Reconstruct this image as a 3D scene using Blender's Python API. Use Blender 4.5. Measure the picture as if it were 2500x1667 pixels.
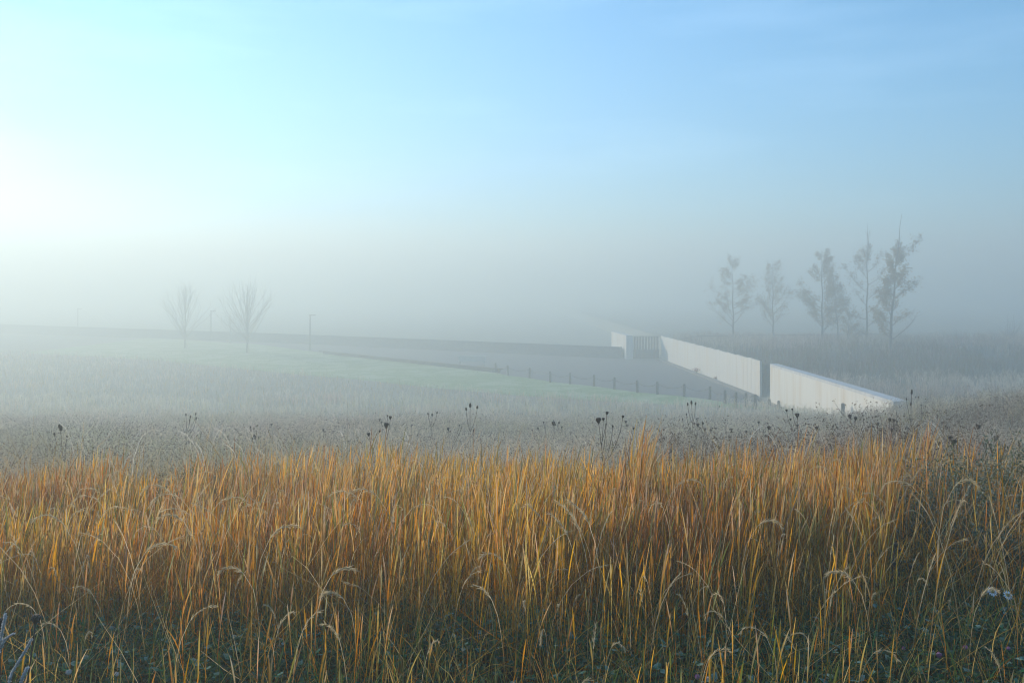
import bpy, bmesh, math, random
import numpy as np
from mathutils import Vector

for o in list(bpy.data.objects): bpy.data.objects.remove(o)
SC = bpy.context.scene
R = math.radians
COL = SC.collection

# ------------------------------------------------------------------ camera
# camera at the origin looking along +Y; horizon at row 713 of the 2500x1667 photograph
FPX, HX, HY = 2100.0, 1250.0, 713.0
cam_d = bpy.data.cameras.new("camera"); cam = bpy.data.objects.new("camera", cam_d); COL.objects.link(cam)
cam.location = (0, 0, 0); cam.rotation_euler = (R(90), 0, 0)
cam_d.sensor_width = 36; cam_d.lens = 36 * FPX / 2500
cam_d.shift_y = -120.5 / 2500
cam_d.clip_start = 0.05; cam_d.clip_end = 6000
SC.camera = cam
def ray(px, py, D):            # point at depth D seen at that place of the photograph
    return ((px - HX) / FPX * D, D, -(py - HY) / FPX * D)

# ------------------------------------------------------------------ light
SUN_EL, SUN_AZ = 18.0, -47.0      # azimuth from +Y, negative = left
sun_dir = Vector((math.sin(R(SUN_AZ)) * math.cos(R(SUN_EL)), math.cos(R(SUN_AZ)) * math.cos(R(SUN_EL)), math.sin(R(SUN_EL))))
w = bpy.data.worlds.new("World"); SC.world = w; w.use_nodes = True
nt = w.node_tree; nt.nodes.clear()
out = nt.nodes.new('ShaderNodeOutputWorld'); bg = nt.nodes.new('ShaderNodeBackground')
sky = nt.nodes.new('ShaderNodeTexSky'); sky.sky_type = 'NISHITA'; sky.sun_disc = False
sky.sun_elevation = R(SUN_EL); sky.sun_rotation = R(SUN_AZ)
sky.air_density = 1.0; sky.dust_density = 0.45; sky.ozone_density = 5.0; sky.altitude = 300
bg.inputs['Strength'].default_value = 0.14
# thin streaks of high cirrus, part of the sky itself
tc = nt.nodes.new('ShaderNodeTexCoord')
mp = nt.nodes.new('ShaderNodeMapping'); mp.inputs['Scale'].default_value = (2.2, 2.2, 14.0); mp.inputs['Rotation'].default_value = (0, R(7), R(25))
ns = nt.nodes.new('ShaderNodeTexNoise'); ns.inputs['Scale'].default_value = 1.3; ns.inputs['Detail'].default_value = 5; ns.inputs['Roughness'].default_value = 0.55
rp = nt.nodes.new('ShaderNodeValToRGB'); rp.color_ramp.elements[0].position = 0.48; rp.color_ramp.elements[1].position = 0.78
mx = nt.nodes.new('ShaderNodeMix'); mx.data_type = 'RGBA'; mx.blend_type = 'ADD'
ml = nt.nodes.new('ShaderNodeMath'); ml.operation = 'MULTIPLY'; ml.inputs[1].default_value = 0.5
nt.links.new(tc.outputs['Generated'], mp.inputs['Vector']); nt.links.new(mp.outputs[0], ns.inputs['Vector'])
nt.links.new(ns.outputs['Fac'], rp.inputs[0]); nt.links.new(rp.outputs[0], ml.inputs[0])
nt.links.new(ml.outputs[0], mx.inputs['Factor']); hs = nt.nodes.new('ShaderNodeHueSaturation'); hs.inputs['Saturation'].default_value = 2.05; hs.inputs['Hue'].default_value = 0.49
nt.links.new(sky.outputs[0], hs.inputs['Color']); nt.links.new(hs.outputs[0], mx.inputs[6])
mx.inputs[7].default_value = (1.6, 1.75, 1.85, 1)
nt.links.new(mx.outputs[2], bg.inputs['Color']); nt.links.new(bg.outputs[0], out.inputs[0])

sd = bpy.data.lights.new("sun", 'SUN'); so = bpy.data.objects.new("sun", sd); COL.objects.link(so)
sd.energy = 5.0; sd.angle = R(0.5); sd.color = (1.0, 0.85, 0.64)
so.rotation_euler = (-sun_dir).to_track_quat('-Z', 'Y').to_euler(); so.location = (-20, 30, 20)

SC.view_settings.view_transform = 'Standard'; SC.view_settings.look = 'None'
SC.view_settings.exposure = 0.82; SC.view_settings.gamma = 1.0; SC.view_settings.use_curve_mapping = False
SC.render.engine = 'CYCLES'
cy = SC.cycles
cy.volume_bounces = 3; cy.max_bounces = 6; cy.diffuse_bounces = 2; cy.transmission_bounces = 3; cy.glossy_bounces = 1
cy.transparent_max_bounces = 4; cy.sample_clamp_indirect = 4.0
cy.use_denoising = True; cy.use_adaptive_sampling = False; cy.filter_width = 1.1

HAZE_DENSITY = 0.0122

# ------------------------------------------------------------------ helpers
rng = np.random.default_rng(7)
def tag(o, label=None, cat=None, group=None, kind=None):
    if label: o['label'] = label
    if cat: o['category'] = cat
    if group: o['group'] = group
    if kind: o['kind'] = kind
    return o
def empty(name, loc, label, cat, group=None):
    o = bpy.data.objects.new(name, None); COL.objects.link(o); o.location = loc; o.empty_display_size = 0.2
    return tag(o, label, cat, group)
def link_mesh(name, me, mat, parent=None):
    o = bpy.data.objects.new(name, me); COL.objects.link(o)
    if mat is not None: me.materials.append(mat)
    if parent is not None: o.parent = parent
    return o
def np_mesh(name, V, F, C=None, smooth=False):
    """V (n,3), F list of (array of faces with the same side count)"""
    me = bpy.data.meshes.new(name)
    V = np.asarray(V, dtype=np.float32)
    loops = np.concatenate([f.reshape(-1) for f in F]).astype(np.int32)
    sizes = np.concatenate([np.full(len(f), f.shape[1], np.int32) for f in F])
    starts = np.concatenate([[0], np.cumsum(sizes)[:-1]]).astype(np.int32)
    me.vertices.add(len(V)); me.vertices.foreach_set('co', V.reshape(-1))
    me.loops.add(len(loops)); me.loops.foreach_set('vertex_index', loops)
    me.polygons.add(len(sizes)); me.polygons.foreach_set('loop_start', starts)
    if smooth: me.polygons.foreach_set('use_smooth', np.ones(len(sizes), bool))
    me.update(calc_edges=True)
    if C is not None:
        a = me.color_attributes.new('Col', 'FLOAT_COLOR', 'POINT')
        c4 = np.ones((len(V), 4), np.float32); c4[:, :3] = C
        a.data.foreach_set('color', c4.reshape(-1))
    return me

class Acc:
    """collects ribbons and little blobs into one mesh with a colour per vertex"""
    def __init__(s): s.V = []; s.Q = []; s.T = []; s.C = []; s.n = 0
    def _add(s, V, C, Q=None, T=None):
        s.V.append(V.reshape(-1, 3).astype(np.float32)); s.C.append(C.reshape(-1, 3).astype(np.float32))
        if Q is not None: s.Q.append(Q + s.n)
        if T is not None: s.T.append(T + s.n)
        s.n += len(s.V[-1])
    def ribbon(s, P, W, side, C1, C2=None):
        N, K, _ = P.shape
        if C2 is None: C2 = C1
        off = side[:, None, :] * (W[..., None] * 0.5)
        V = np.stack([P - off, P + off], axis=2)          # N,K,2,3
        C = np.stack([C1, C2], axis=2)
        idx = (np.arange(N)[:, None] * K + np.arange(K - 1)[None, :]) * 2
        Q = np.stack([idx, idx + 1, idx + 3, idx + 2], axis=-1).reshape(-1, 4)
        s._add(V, C, Q=Q)
    def blob(s, P, r, h, Ctop, Cbot):
        """octahedra: top half one colour, bottom half the other"""
        N = len(P)
        a = rng.uniform(0, 2 * np.pi, N)
        V = np.zeros((N, 6, 3)); C = np.zeros((N, 6, 3))
        V[:, 0] = P + np.stack([0 * r, 0 * r, h * .5], 1)
        V[:, 5] = P - np.stack([0 * r, 0 * r, h * .6], 1)
        for k in range(4):
            V[:, 1 + k] = P + np.stack([np.cos(a + k * np.pi / 2) * r, np.sin(a + k * np.pi / 2) * r, rng.uniform(-.1, .25, N) * h], 1)
            C[:, 1 + k] = (Ctop + Cbot) * .5
        C[:, 0] = Ctop; C[:, 5] = Cbot
        b = np.arange(N)[:, None] * 6
        T = []
        for k in range(4):
            k2 = (k + 1) % 4
            T.append(np.concatenate([b, b + 1 + k, b + 1 + k2], 1)); T.append(np.concatenate([b + 5, b + 1 + k2, b + 1 + k], 1))
        s._add(V, C, T=np.concatenate(T))
    def leaf(s, P, d, n, L, Wd, Ca, Cb):
        """pointed leaves: base P, direction d, side n, length L, width Wd"""
        m = P + d * (L * .5)[:, None]
        V = np.stack([P, m - n * (Wd * .5)[:, None], P + d * L[:, None], m + n * (Wd * .5)[:, None]], 1)
        C = np.stack([Ca, Cb, Cb, Cb], 1)
        N = len(P); Q = np.arange(N * 4).reshape(N, 4)
        s._add(V, C, Q=Q)
    def build(s, name, mat, parent=None):
        F = []
        if s.Q: F.append(np.concatenate(s.Q))
        if s.T: F.append(np.concatenate(s.T))
        return link_mesh(name, np_mesh(name, np.concatenate(s.V), F, np.concatenate(s.C)), mat, parent)

def curves(base, L, phi, th0, th1, p, ts):
    """stems that start leaning th0 and end leaning th1 (radians from upright)"""
    ts = np.asarray(ts, float); K = len(ts)
    th = th0[:, None] + (th1 - th0)[:, None] * (ts[None, :] ** p[:, None])
    thm = (th[:, 1:] + th[:, :-1]) / 2; dl = np.diff(ts)[None, :] * L[:, None]
    st = np.sin(thm) * dl
    d = np.stack([st * np.cos(phi)[:, None], st * np.sin(phi)[:, None], np.cos(thm) * dl], -1)
    P = np.concatenate([np.zeros((len(L), 1, 3)), np.cumsum(d, 1)], 1) + base[:, None, :]
    return P, th
def side_of(phi): return np.stack([-np.sin(phi), np.cos(phi), 0 * phi], -1)
def lerp(a, b, t): return a + (b - a) * t
def hashn(ix, iy, seed):
    h = np.sin(ix * 127.1 + iy * 311.7 + seed * 74.7) * 43758.5453
    return h - np.floor(h)
def noise2(x, y, seed=0):
    ix = np.floor(x); iy = np.floor(y); fx = x - ix; fy = y - iy
    fx = fx * fx * (3 - 2 * fx); fy = fy * fy * (3 - 2 * fy)
    a = hashn(ix, iy, seed); b = hashn(ix + 1, iy, seed); c = hashn(ix, iy + 1, seed); d = hashn(ix + 1, iy + 1, seed)
    return (a * (1 - fx) + b * fx) * (1 - fy) + (c * (1 - fx) + d * fx) * fy
def fbm(x, y, seed=0): return (noise2(x, y, seed) + .5 * noise2(2.1 * x, 2.1 * y, seed + 1) + .25 * noise2(4.3 * x, 4.3 * y, seed + 2)) / 1.75
def smooth(t):
    t = np.clip(t, 0, 1); return t * t * (3 - 2 * t)

# ------------------------------------------------------------------ terrain
PY = [-60, 0, 4, 8, 14, 20, 30, 40, 50, 56, 60, 2000]
PZ = [-1.5, -1.62, -1.74, -2.15, -3.0, -3.75, -5.05, -6.25, -7.2, -7.48, -7.5, -7.5]
MY = [-60, 30, 38, 45, 55, 62, 70, 80, 90, 110, 2000]
MZ = [-1.6, -5.0, -5.85, -6.2, -6.35, -6.3, -5.75, -5.2, -5.35, -5.7, -5.8]
PLAZA = -7.5
def ground_z(x, y):
    x = np.asarray(x, float); y = np.asarray(y, float)
    z = np.interp(y, PY, PZ)
    z = z + .95 * smooth((x - 8.5) / 6) * smooth((y - 9) / 12) * (1 - smooth((y - 24) / 12))
    z = z + .05 * smooth((x / np.maximum(y, 1) - .2) / .4) * smooth(y / 4)
    m = np.interp(y, MY, MZ) + .25 * (fbm(x * .12, y * .12, 5) - .5)
    k = smooth((x - 18.05) / .9) * smooth((y - 34) / 8)
    z = z * (1 - k) + m * k
    bump = (fbm(x * .35, y * .35, 3) - .5) * .16 * (1 - smooth((y - 45) / 10)) * smooth((y - 1) / 5)
    return z + bump

def xs_grid():
    a = np.concatenate([np.arange(-4, 4, .25), np.arange(4, 24, .45), np.arange(24, 60, 2), np.arange(60, 400.1, 20), [600, 900, 1500]])
    n = -np.concatenate([np.arange(4, 24, .8), np.arange(24, 60, 3), np.arange(60, 400.1, 20), [600, 900, 1500]])
    return np.unique(np.round(np.concatenate([a, n, [18.05, 18.5, 19.0, 400]]), 3))
gx = xs_grid(); gy = np.unique(np.round(np.concatenate([[-1500, -600, -250], np.arange(-100, 0, 10), np.arange(0, 14, .3), np.arange(14, 60, .9), np.arange(60, 110, 2), np.arange(110, 400.1, 15), [400, 600, 900, 1500]]), 3))
GX, GY = np.meshgrid(gx, gy); GZ = ground_z(GX, GY)
nx, ny = len(gx), len(gy)
ii = (np.arange(ny - 1)[:, None] * nx + np.arange(nx - 1)[None, :]).reshape(-1)
F = np.stack([ii, ii + 1, ii + nx + 1, ii + nx], 1)
gk = smooth((GY - 12) / 40)[..., None]; GC = np.array([.05, .038, .018]) * (1 - gk) + np.array([.34, .33, .28]) * gk  # far ground paler: frosted grass, with fog fade put into the colour
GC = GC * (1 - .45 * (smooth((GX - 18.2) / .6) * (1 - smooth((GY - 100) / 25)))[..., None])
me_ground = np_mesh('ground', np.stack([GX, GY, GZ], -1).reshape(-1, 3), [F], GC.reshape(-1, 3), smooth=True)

# ------------------------------------------------------------------ materials
def mat_new(name):
    m = bpy.data.materials.new(name); m.use_nodes = True; t = m.node_tree; t.nodes.clear()
    o = t.nodes.new('ShaderNodeOutputMaterial'); return m, t, o
def mat_veg(name, trans=0.35):
    m, t, o = mat_new(name)
    a = t.nodes.new('ShaderNodeVertexColor'); a.layer_name = 'Col'
    d = t.nodes.new('ShaderNodeBsdfDiffuse'); tr = t.nodes.new('ShaderNodeBsdfTranslucent'); mi = t.nodes.new('ShaderNodeMixShader')
    mi.inputs[0].default_value = trans
    t.links.new(a.outputs[0], d.inputs[0]); t.links.new(a.outputs[0], tr.inputs[0])
    t.links.new(d.outputs[0], mi.inputs[1]); t.links.new(tr.outputs[0], mi.inputs[2]); t.links.new(mi.outputs[0], o.inputs[0])
    return m
def mat_noise(name, c1, c2, scale=4.0, rough=.85, bump=.2, c3=None, stretch=None, detail=6, dist=.02):
    m, t, o = mat_new(name)
    tc = t.nodes.new('ShaderNodeTexCoord'); mp = t.nodes.new('ShaderNodeMapping')
    if stretch: mp.inputs['Scale'].default_value = stretch
    n = t.nodes.new('ShaderNodeTexNoise'); n.inputs['Scale'].default_value = scale; n.inputs['Detail'].default_value = detail
    r = t.nodes.new('ShaderNodeValToRGB'); r.color_ramp.elements[0].position = .35; r.color_ramp.elements[1].position = .65
    r.color_ramp.elements[0].color = (*c1, 1); r.color_ramp.elements[1].color = (*c2, 1)
    b = t.nodes.new('ShaderNodeBsdfPrincipled'); b.inputs['Roughness'].default_value = rough
    t.links.new(tc.outputs['Object'], mp.inputs[0]); t.links.new(mp.outputs[0], n.inputs['Vector']); t.links.new(n.outputs[0], r.inputs[0])
    colout = r.outputs[0]
    if c3:
        n2 = t.nodes.new('ShaderNodeTexNoise'); n2.inputs['Scale'].default_value = scale * .13; n2.inputs['Detail'].default_value = 4
        r2 = t.nodes.new('ShaderNodeValToRGB'); r2.color_ramp.elements[0].position = .45; r2.color_ramp.elements[1].position = .62
        mi = t.nodes.new('ShaderNodeMix'); mi.data_type = 'RGBA'; mi.inputs[7].default_value = (*c3, 1)
        t.links.new(mp.outputs[0], n2.inputs['Vector']); t.links.new(n2.outputs[0], r2.inputs[0]); t.links.new(r2.outputs[0], mi.inputs[0])
        t.links.new(colout, mi.inputs[6]); colout = mi.outputs[2]
    t.links.new(colout, b.inputs['Base Color'])
    if bump:
        bu = t.nodes.new('ShaderNodeBump'); bu.inputs['Strength'].default_value = bump; bu.inputs['Distance'].default_value = dist
        t.links.new(n.outputs[0], bu.inputs['Height']); t.links.new(bu.outputs[0], b.inputs['Normal'])
    t.links.new(b.outputs[0], o.inputs[0]); return m

M_veg = mat_veg('dry_grass', .55)
M_veg2 = mat_veg('frosted_weed', .30)
M_leafm = mat_veg('leaf', .35)
M_soil, _t, _o = mat_new('soil_thatch')
_a = _t.nodes.new('ShaderNodeVertexColor'); _a.layer_name = 'Col'; _n = _t.nodes.new('ShaderNodeTexNoise'); _n.inputs['Scale'].default_value = 6; _n.inputs['Detail'].default_value = 8
_c = _t.nodes.new('ShaderNodeTexCoord'); _t.links.new(_c.outputs['Object'], _n.inputs['Vector'])
_r = _t.nodes.new('ShaderNodeValToRGB'); _r.color_ramp.elements[0].position = .3; _r.color_ramp.elements[0].color = (.45, .45, .42, 1); _r.color_ramp.elements[1].position = .7; _r.color_ramp.elements[1].color = (1.3, 1.3, 1.25, 1)
_m = _t.nodes.new('ShaderNodeMix'); _m.data_type = 'RGBA'; _m.blend_type = 'MULTIPLY'; _m.inputs[0].default_value = 1
_b = _t.nodes.new('ShaderNodeBsdfDiffuse'); _t.links.new(_n.outputs[0], _r.inputs[0]); _t.links.new(_a.outputs[0], _m.inputs[6]); _t.links.new(_r.outputs[0], _m.inputs[7]); _t.links.new(_m.outputs[2], _b.inputs[0]); _t.links.new(_b.outputs[0], _o.inputs[0])
M_pave = mat_noise('dark_paving', (.07, .07, .075), (.10, .10, .105), 2.0, .7, .05, c3=(.085, .085, .09))
M_lawn = mat_noise('frosted_lawn', (.13, .22, .07), (.22, .34, .13), 3.5, .95, .5, c3=(.30, .38, .22), dist=.05)
M_black = mat_noise('black_concrete', (.12, .12, .125), (.17, .17, .17), 3.0, .6, .1)  # black lightened overall, fog fade of the far wall put into the colour
M_wood = mat_noise('weathered_timber', (.07, .05, .04), (.13, .10, .08), 6.0, .85, .3, stretch=(6, 6, .6))
M_post = mat_noise('post_timber', (.05, .042, .038), (.10, .088, .08), 8.0, .85, .3, stretch=(5, 5, .8))
M_rope = mat_noise('rope', (.10, .09, .08), (.16, .14, .12), 40, .9, .2)
M_metal = mat_noise('galvanised_metal', (.09, .095, .10), (.14, .145, .15), 20, .5, .02)
M_bark = mat_noise('frost_haze_bark', (.13, .12, .11), (.27, .25, .23), 14, .9, .4, stretch=(1, 1, .4))  # frosted bark lightened further to carry the fog fade in its colour
M_bark2 = mat_noise('pale_frost_haze_bark', (.26, .25, .23), (.40, .38, .35), 14, .9, .3)  # paler copy for the bare trees, thicker fog painted into the bark
M_stalk = mat_noise('dry_stalk', (.055, .035, .02), (.12, .08, .05), 30, .9, .1)

def mat_concrete(name, base, dark, stain, line_scale, cap=None):
    m, t, o = mat_new(name)
    tc = t.nodes.new('ShaderNodeTexCoord')
    mp = t.nodes.new('ShaderNodeMapping'); mp.inputs['Scale'].default_value = (3.0, line_scale, .12)
    n = t.nodes.new('ShaderNodeTexNoise'); n.inputs['Scale'].default_value = 1.6; n.inputs['Detail'].default_value = 5
    r = t.nodes.new('ShaderNodeValToRGB'); r.color_ramp.elements[0].position = .30; r.color_ramp.elements[1].position = .58
    r.color_ramp.elements[0].color = (*dark, 1); r.color_ramp.elements[1].color = (*base, 1)
    t.links.new(tc.outputs['Object'], mp.inputs[0]); t.links.new(mp.outputs[0], n.inputs['Vector']); t.links.new(n.outputs[0], r.inputs[0])
    n2 = t.nodes.new('ShaderNodeTexNoise'); n2.inputs['Scale'].default_value = .45; n2.inputs['Detail'].default_value = 5
    r2 = t.nodes.new('ShaderNodeValToRGB'); r2.color_ramp.elements[0].position = .5; r2.color_ramp.elements[1].position = .75
    mi = t.nodes.new('ShaderNodeMix'); mi.data_type = 'RGBA'; mi.inputs[7].default_value = (*stain, 1)
    mul = t.nodes.new('ShaderNodeMath'); mul.operation = 'MULTIPLY'; mul.inputs[1].default_value = .6
    mp2 = t.nodes.new('ShaderNodeMapping'); mp2.inputs['Scale'].default_value = (1, 2.5, .5)
    t.links.new(tc.outputs['Object'], mp2.inputs[0]); t.links.new(mp2.outputs[0], n2.inputs['Vector']); t.links.new(n2.outputs[0], r2.inputs[0])
    t.links.new(r2.outputs[0], mul.inputs[0]); t.links.new(mul.outputs[0], mi.inputs[0]); t.links.new(r.outputs[0], mi.inputs[6])
    # board marks
    wv = t.nodes.new('ShaderNodeTexWave'); wv.bands_direction = 'Y'; wv.inputs['Scale'].default_value = 1.6; wv.inputs['Distortion'].default_value = .15
    bu = t.nodes.new('ShaderNodeBump'); bu.inputs['Strength'].default_value = .35; bu.inputs['Distance'].default_value = .02
    t.links.new(tc.outputs['Object'], wv.inputs[0]); t.links.new(wv.outputs[1], bu.inputs['Height'])
    b = t.nodes.new('ShaderNodeBsdfPrincipled'); b.inputs['Roughness'].default_value = .8
    t.links.new(mi.outputs[2], b.inputs['Base Color']); t.links.new(bu.outputs[0], b.inputs['Normal']); t.links.new(b.outputs[0], o.inputs[0])
    return m
M_conc = mat_concrete('white_board_marked_concrete', (.70, .67, .61), (.64, .61, .55), (.56, .44, .30), 3.0)
M_marble = mat_concrete('pale_stone', (.68, .66, .61), (.62, .60, .55), (.62, .52, .38), 4.0)

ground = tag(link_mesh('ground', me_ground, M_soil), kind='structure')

# ------------------------------------------------------------------ lawn and paving sheets
def strip(name, A, B, zoff, mat, n=60, m=10, gfun=None):
    A = np.array(A, float); B = np.array(B, float)
    def resample(P):
        s = np.concatenate([[0], np.cumsum(np.hypot(*np.diff(P, axis=0).T))]); s /= s[-1]
        t = np.linspace(0, 1, n + 1); return np.stack([np.interp(t, s, P[:, 0]), np.interp(t, s, P[:, 1])], 1)
    a = resample(A); b = resample(B)
    V = []
    for j in range(m + 1):
        p = a + (b - a) * (j / m)
        z = np.full(n + 1, PLAZA) if gfun is None else gfun(p[:, 0], p[:, 1])
        V.append(np.stack([p[:, 0], p[:, 1], z + zoff], 1))
    V = np.concatenate(V)
    i = (np.arange(m)[:, None] * (n + 1) + np.arange(n)[None, :]).reshape(-1)
    F = np.stack([i, i + 1, i + n + 2, i + n + 1], 1)
    return link_mesh(name, np_mesh(name, V, [F], smooth=True), mat)
def gpx(px, py, z=PLAZA):
    D = -z * FPX / (py - HY); return ((px - HX) / FPX * D, D)
edge = [gpx(364, 825), gpx(628, 841), gpx(810, 865), gpx(1210, 911), gpx(1240, 918), gpx(1293, 924), gpx(1343, 933), gpx(1391, 938), gpx(1450, 944),
        gpx(1500, 951), gpx(1556, 959), gpx(1605, 963), gpx(1670, 969), gpx(1733, 977), gpx(1770, 984), gpx(1821, 993), gpx(1900, 1002), (17.7, 54.2)]
weedge = [gpx(60, 862), gpx(400, 882), gpx(700, 913), gpx(870, 927), gpx(1057, 948), gpx(1261, 966), gpx(1500, 983), gpx(1650, 990), gpx(1780, 998), gpx(1880, 1003), (17.3, 54.3)]
lawn = tag(strip('lawn', weedge, [(x, y + .15) for x, y in edge], .035, M_lawn, 90, 14, lambda x, y: np.maximum(ground_z(x, y), PLAZA)), kind='structure')
far_edge = [(-66, 143.5), (-33.3, 127.2), (0, 107.5), (11.9, 98.0), (12.6, 96.6), (16.5, 97.5), (16.9, 88), (17.6, 62), (17.65, 55)]
pave = tag(strip('path', edge, far_edge, .012 , M_pave, 90, 14), kind='structure')
beyond = tag(strip('path', [(12.9, 96.7), (12.6, 112)], [(16.5, 97.6), (16.2, 112)], .008, M_pave, 10, 3), kind='structure')

# ------------------------------------------------------------------ solid helpers
def box_bm(bm, p0, p1, z0, z1, th, ztop1=None):
    """upright slab from p0 to p1 (its left/front face on that line), thickness th towards the right of p0->p1"""
    p0 = Vector((p0[0], p0[1], 0)); p1 = Vector((p1[0], p1[1], 0)); d = (p1 - p0).normalized(); n = Vector((d.y, -d.x, 0)) * th
    zt1 = z1 if ztop1 is None else ztop1
    c = [(p0, z0), (p1, z0), (p1 + n, z0), (p0 + n, z0), (p0, z1), (p1, zt1), (p1 + n, zt1), (p0 + n, z1)]
    v = [bm.verts.new((a.x, a.y, z)) for a, z in c]
    for f in ((0, 1, 5, 4), (1, 2, 6, 5), (2, 3, 7, 6), (3, 0, 4, 7), (4, 5, 6, 7), (3, 2, 1, 0)): bm.faces.new([v[i] for i in f])
def cbox(bm, cx, cy, cz, sx, sy, sz, rz=0):
    c, s = math.cos(rz), math.sin(rz); v = []
    for z in (-.5, .5):
        for x, y in ((-.5, -.5), (.5, -.5), (.5, .5), (-.5, .5)):
            X, Y = x * sx, y * sy; v.append(bm.verts.new((cx + X * c - Y * s, cy + X * s + Y * c, cz + z * sz)))
    for f in ((3, 2, 1, 0), (4, 5, 6, 7), (0, 1, 5, 4), (1, 2, 6, 5), (2, 3, 7, 6), (3, 0, 4, 7)): bm.faces.new([v[i] for i in f])
def bm_obj(name, bm, mat, parent=None, bevel=0):
    if bevel: bmesh.ops.bevel(bm, geom=bm.edges[:] + bm.verts[:], offset=bevel, segments=1, affect='EDGES', profile=.5)
    bmesh.ops.recalc_face_normals(bm, faces=bm.faces[:])
    me = bpy.data.meshes.new(name); bm.to_mesh(me); bm.free(); return link_mesh(name, me, mat, parent)
def tube(P, Rr, sides=6, V=None, F=None):
    """append a tapered tube through points P to lists"""
    base = len(V); P = [Vector(p) for p in P]; ref = Vector((.3, .9, .1)).normalized()
    for i, p in enumerate(P):
        t = (P[min(i + 1, len(P) - 1)] - P[max(i - 1, 0)]); t = t.normalized() if t.length > 1e-9 else Vector((0, 0, 1))
        a = t.cross(ref)
        if a.length < .05: a = t.cross(Vector((1, 0, 0)))
        a.normalize(); b = t.cross(a)
        for k in range(sides):
            an = 2 * math.pi * k / sides; V.append(p + (a * math.cos(an) + b * math.sin(an)) * Rr[i])
    for i in range(len(P) - 1):
        for k in range(sides):
            k2 = (k + 1) % sides; F.append((base + i * sides + k, base + i * sides + k2, base + (i + 1) * sides + k2, base + (i + 1) * sides + k))
    F.append(tuple(base + k for k in range(sides))[::-1]); F.append(tuple(base + (len(P) - 1) * sides + k for k in range(sides)))
def vf_obj(name, V, F, mat, parent=None, smooth=True):
    me = bpy.data.meshes.new(name); me.from_pydata([tuple(v) for v in V], [], F); me.update()
    if smooth: me.polygons.foreach_set('use_smooth', [True] * len(me.polygons))
    return link_mesh(name, me, mat, parent)

# ------------------------------------------------------------------ near concrete wall
TOPZ = -4.9
nw = empty('concrete_wall', (17.4, 48, -7.5), 'near white board-marked concrete wall with a flat pale top, half sunk behind the frosted weeds', 'wall')
bm = bmesh.new(); 
NP = [(17.16, 38.7), (17.34, 45.5), (17.52, 52.2), (17.64, 58.8)]
for a, b in zip(NP[:-1], NP[1:]):
    pass
V = []; F = []
cw = [(17.16, 38.7, .68), (17.36, 45.0, .66), (17.52, 52.0, .62), (17.64, 58.8, .55)]
for x, y, t in cw:
    V += [(x, y, -7.9), (x, y, TOPZ - .16), (x + t, y, TOPZ - .16), (x + t, y, -7.9)]
for i in range(len(cw) - 1):
    a, b = i * 4, i * 4 + 4
    for k in range(4): k2 = (k + 1) % 4; F.append((a + k, a + k2, b + k2, b + k))
F += [(0, 1, 2, 3), (15, 14, 13, 12)]
bw = vf_obj('wall_body', [(x - 17.4, y - 48, z + 7.5) for x, y, z in V], F, M_conc, nw, smooth=False)
V = []; F = []
for x, y, t in cw:
    V += [(x - .003, y, TOPZ - .16), (x - .003, y, TOPZ), (x + t + .003, y, TOPZ), (x + t + .003, y, TOPZ - .16)]
V = [(x, y - .003 if i < 4 else (y + .003 if i > 11 else y), z) for i, (x, y, z) in enumerate(V)]
for i in range(len(cw) - 1):
    a, b = i * 4, i * 4 + 4
    for k in range(4): k2 = (k + 1) % 4; F.append((a + k, a + k2, b + k2, b + k))
F += [(0, 1, 2, 3), (15, 14, 13, 12)]
M_cap = mat_noise('frosted_concrete_top', (.46, .46, .46), (.58, .58, .58), 2.5, .8, .1)
vf_obj('coping', [(x - 17.4, y - 48, z + 7.5) for x, y, z in V], F, M_cap, nw, smooth=False)
bm.free()

# ------------------------------------------------------------------ long far wall of upright stone panels
fw = empty('panel_wall', (17.2, 79, PLAZA), 'long white wall of upright stone panels with a stepped top, running back to the timber gate', 'wall')
npan = 36; A = Vector((17.70, 61.4, 0)); B = Vector((16.62, 96.0, 0))
for i in range(npan):
    p0 = A.lerp(B, i / npan); p1 = A.lerp(B, (i + 1) / npan)
    bm = bmesh.new(); d = (p1 - p0)
    o0 = p0 + Vector((-.008, 0, 0)); o1 = p1 + Vector((.0, -.01, 0))
    zt = TOPZ + .02 * ((i * 7) % 3 - 1)
    box_bm(bm, (o0.x - 17.2, o0.y - 79), (o1.x - 17.2, o1.y - 79), -.05, zt - PLAZA, .14)
    bm_obj('stone_panel', bm, M_marble, fw)
bm = bmesh.new(); box_bm(bm, (17.58 - 17.2, 61.5 - 79), (16.52 - 17.2, 95.9 - 79), -.05, .12, -.5); bm_obj('plinth', bm, M_black, fw)

# gate side wall
gw = empty('gate_wall', (12.8, 96, PLAZA), 'short white concrete wall standing left of the timber gate', 'wall')
bm = bmesh.new(); box_bm(bm, (12.75 - 12.8, 0), (12.2 - 12.8, 9.6), -.2, 2.6, .78); bm_obj('wall_body', bm, M_conc, gw)
bm = bmesh.new(); box_bm(bm, (12.745 - 12.8, -.004), (12.195 - 12.8, 9.604), 2.6, 2.68, .79); bm_obj('coping', bm, M_cap, gw)

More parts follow.
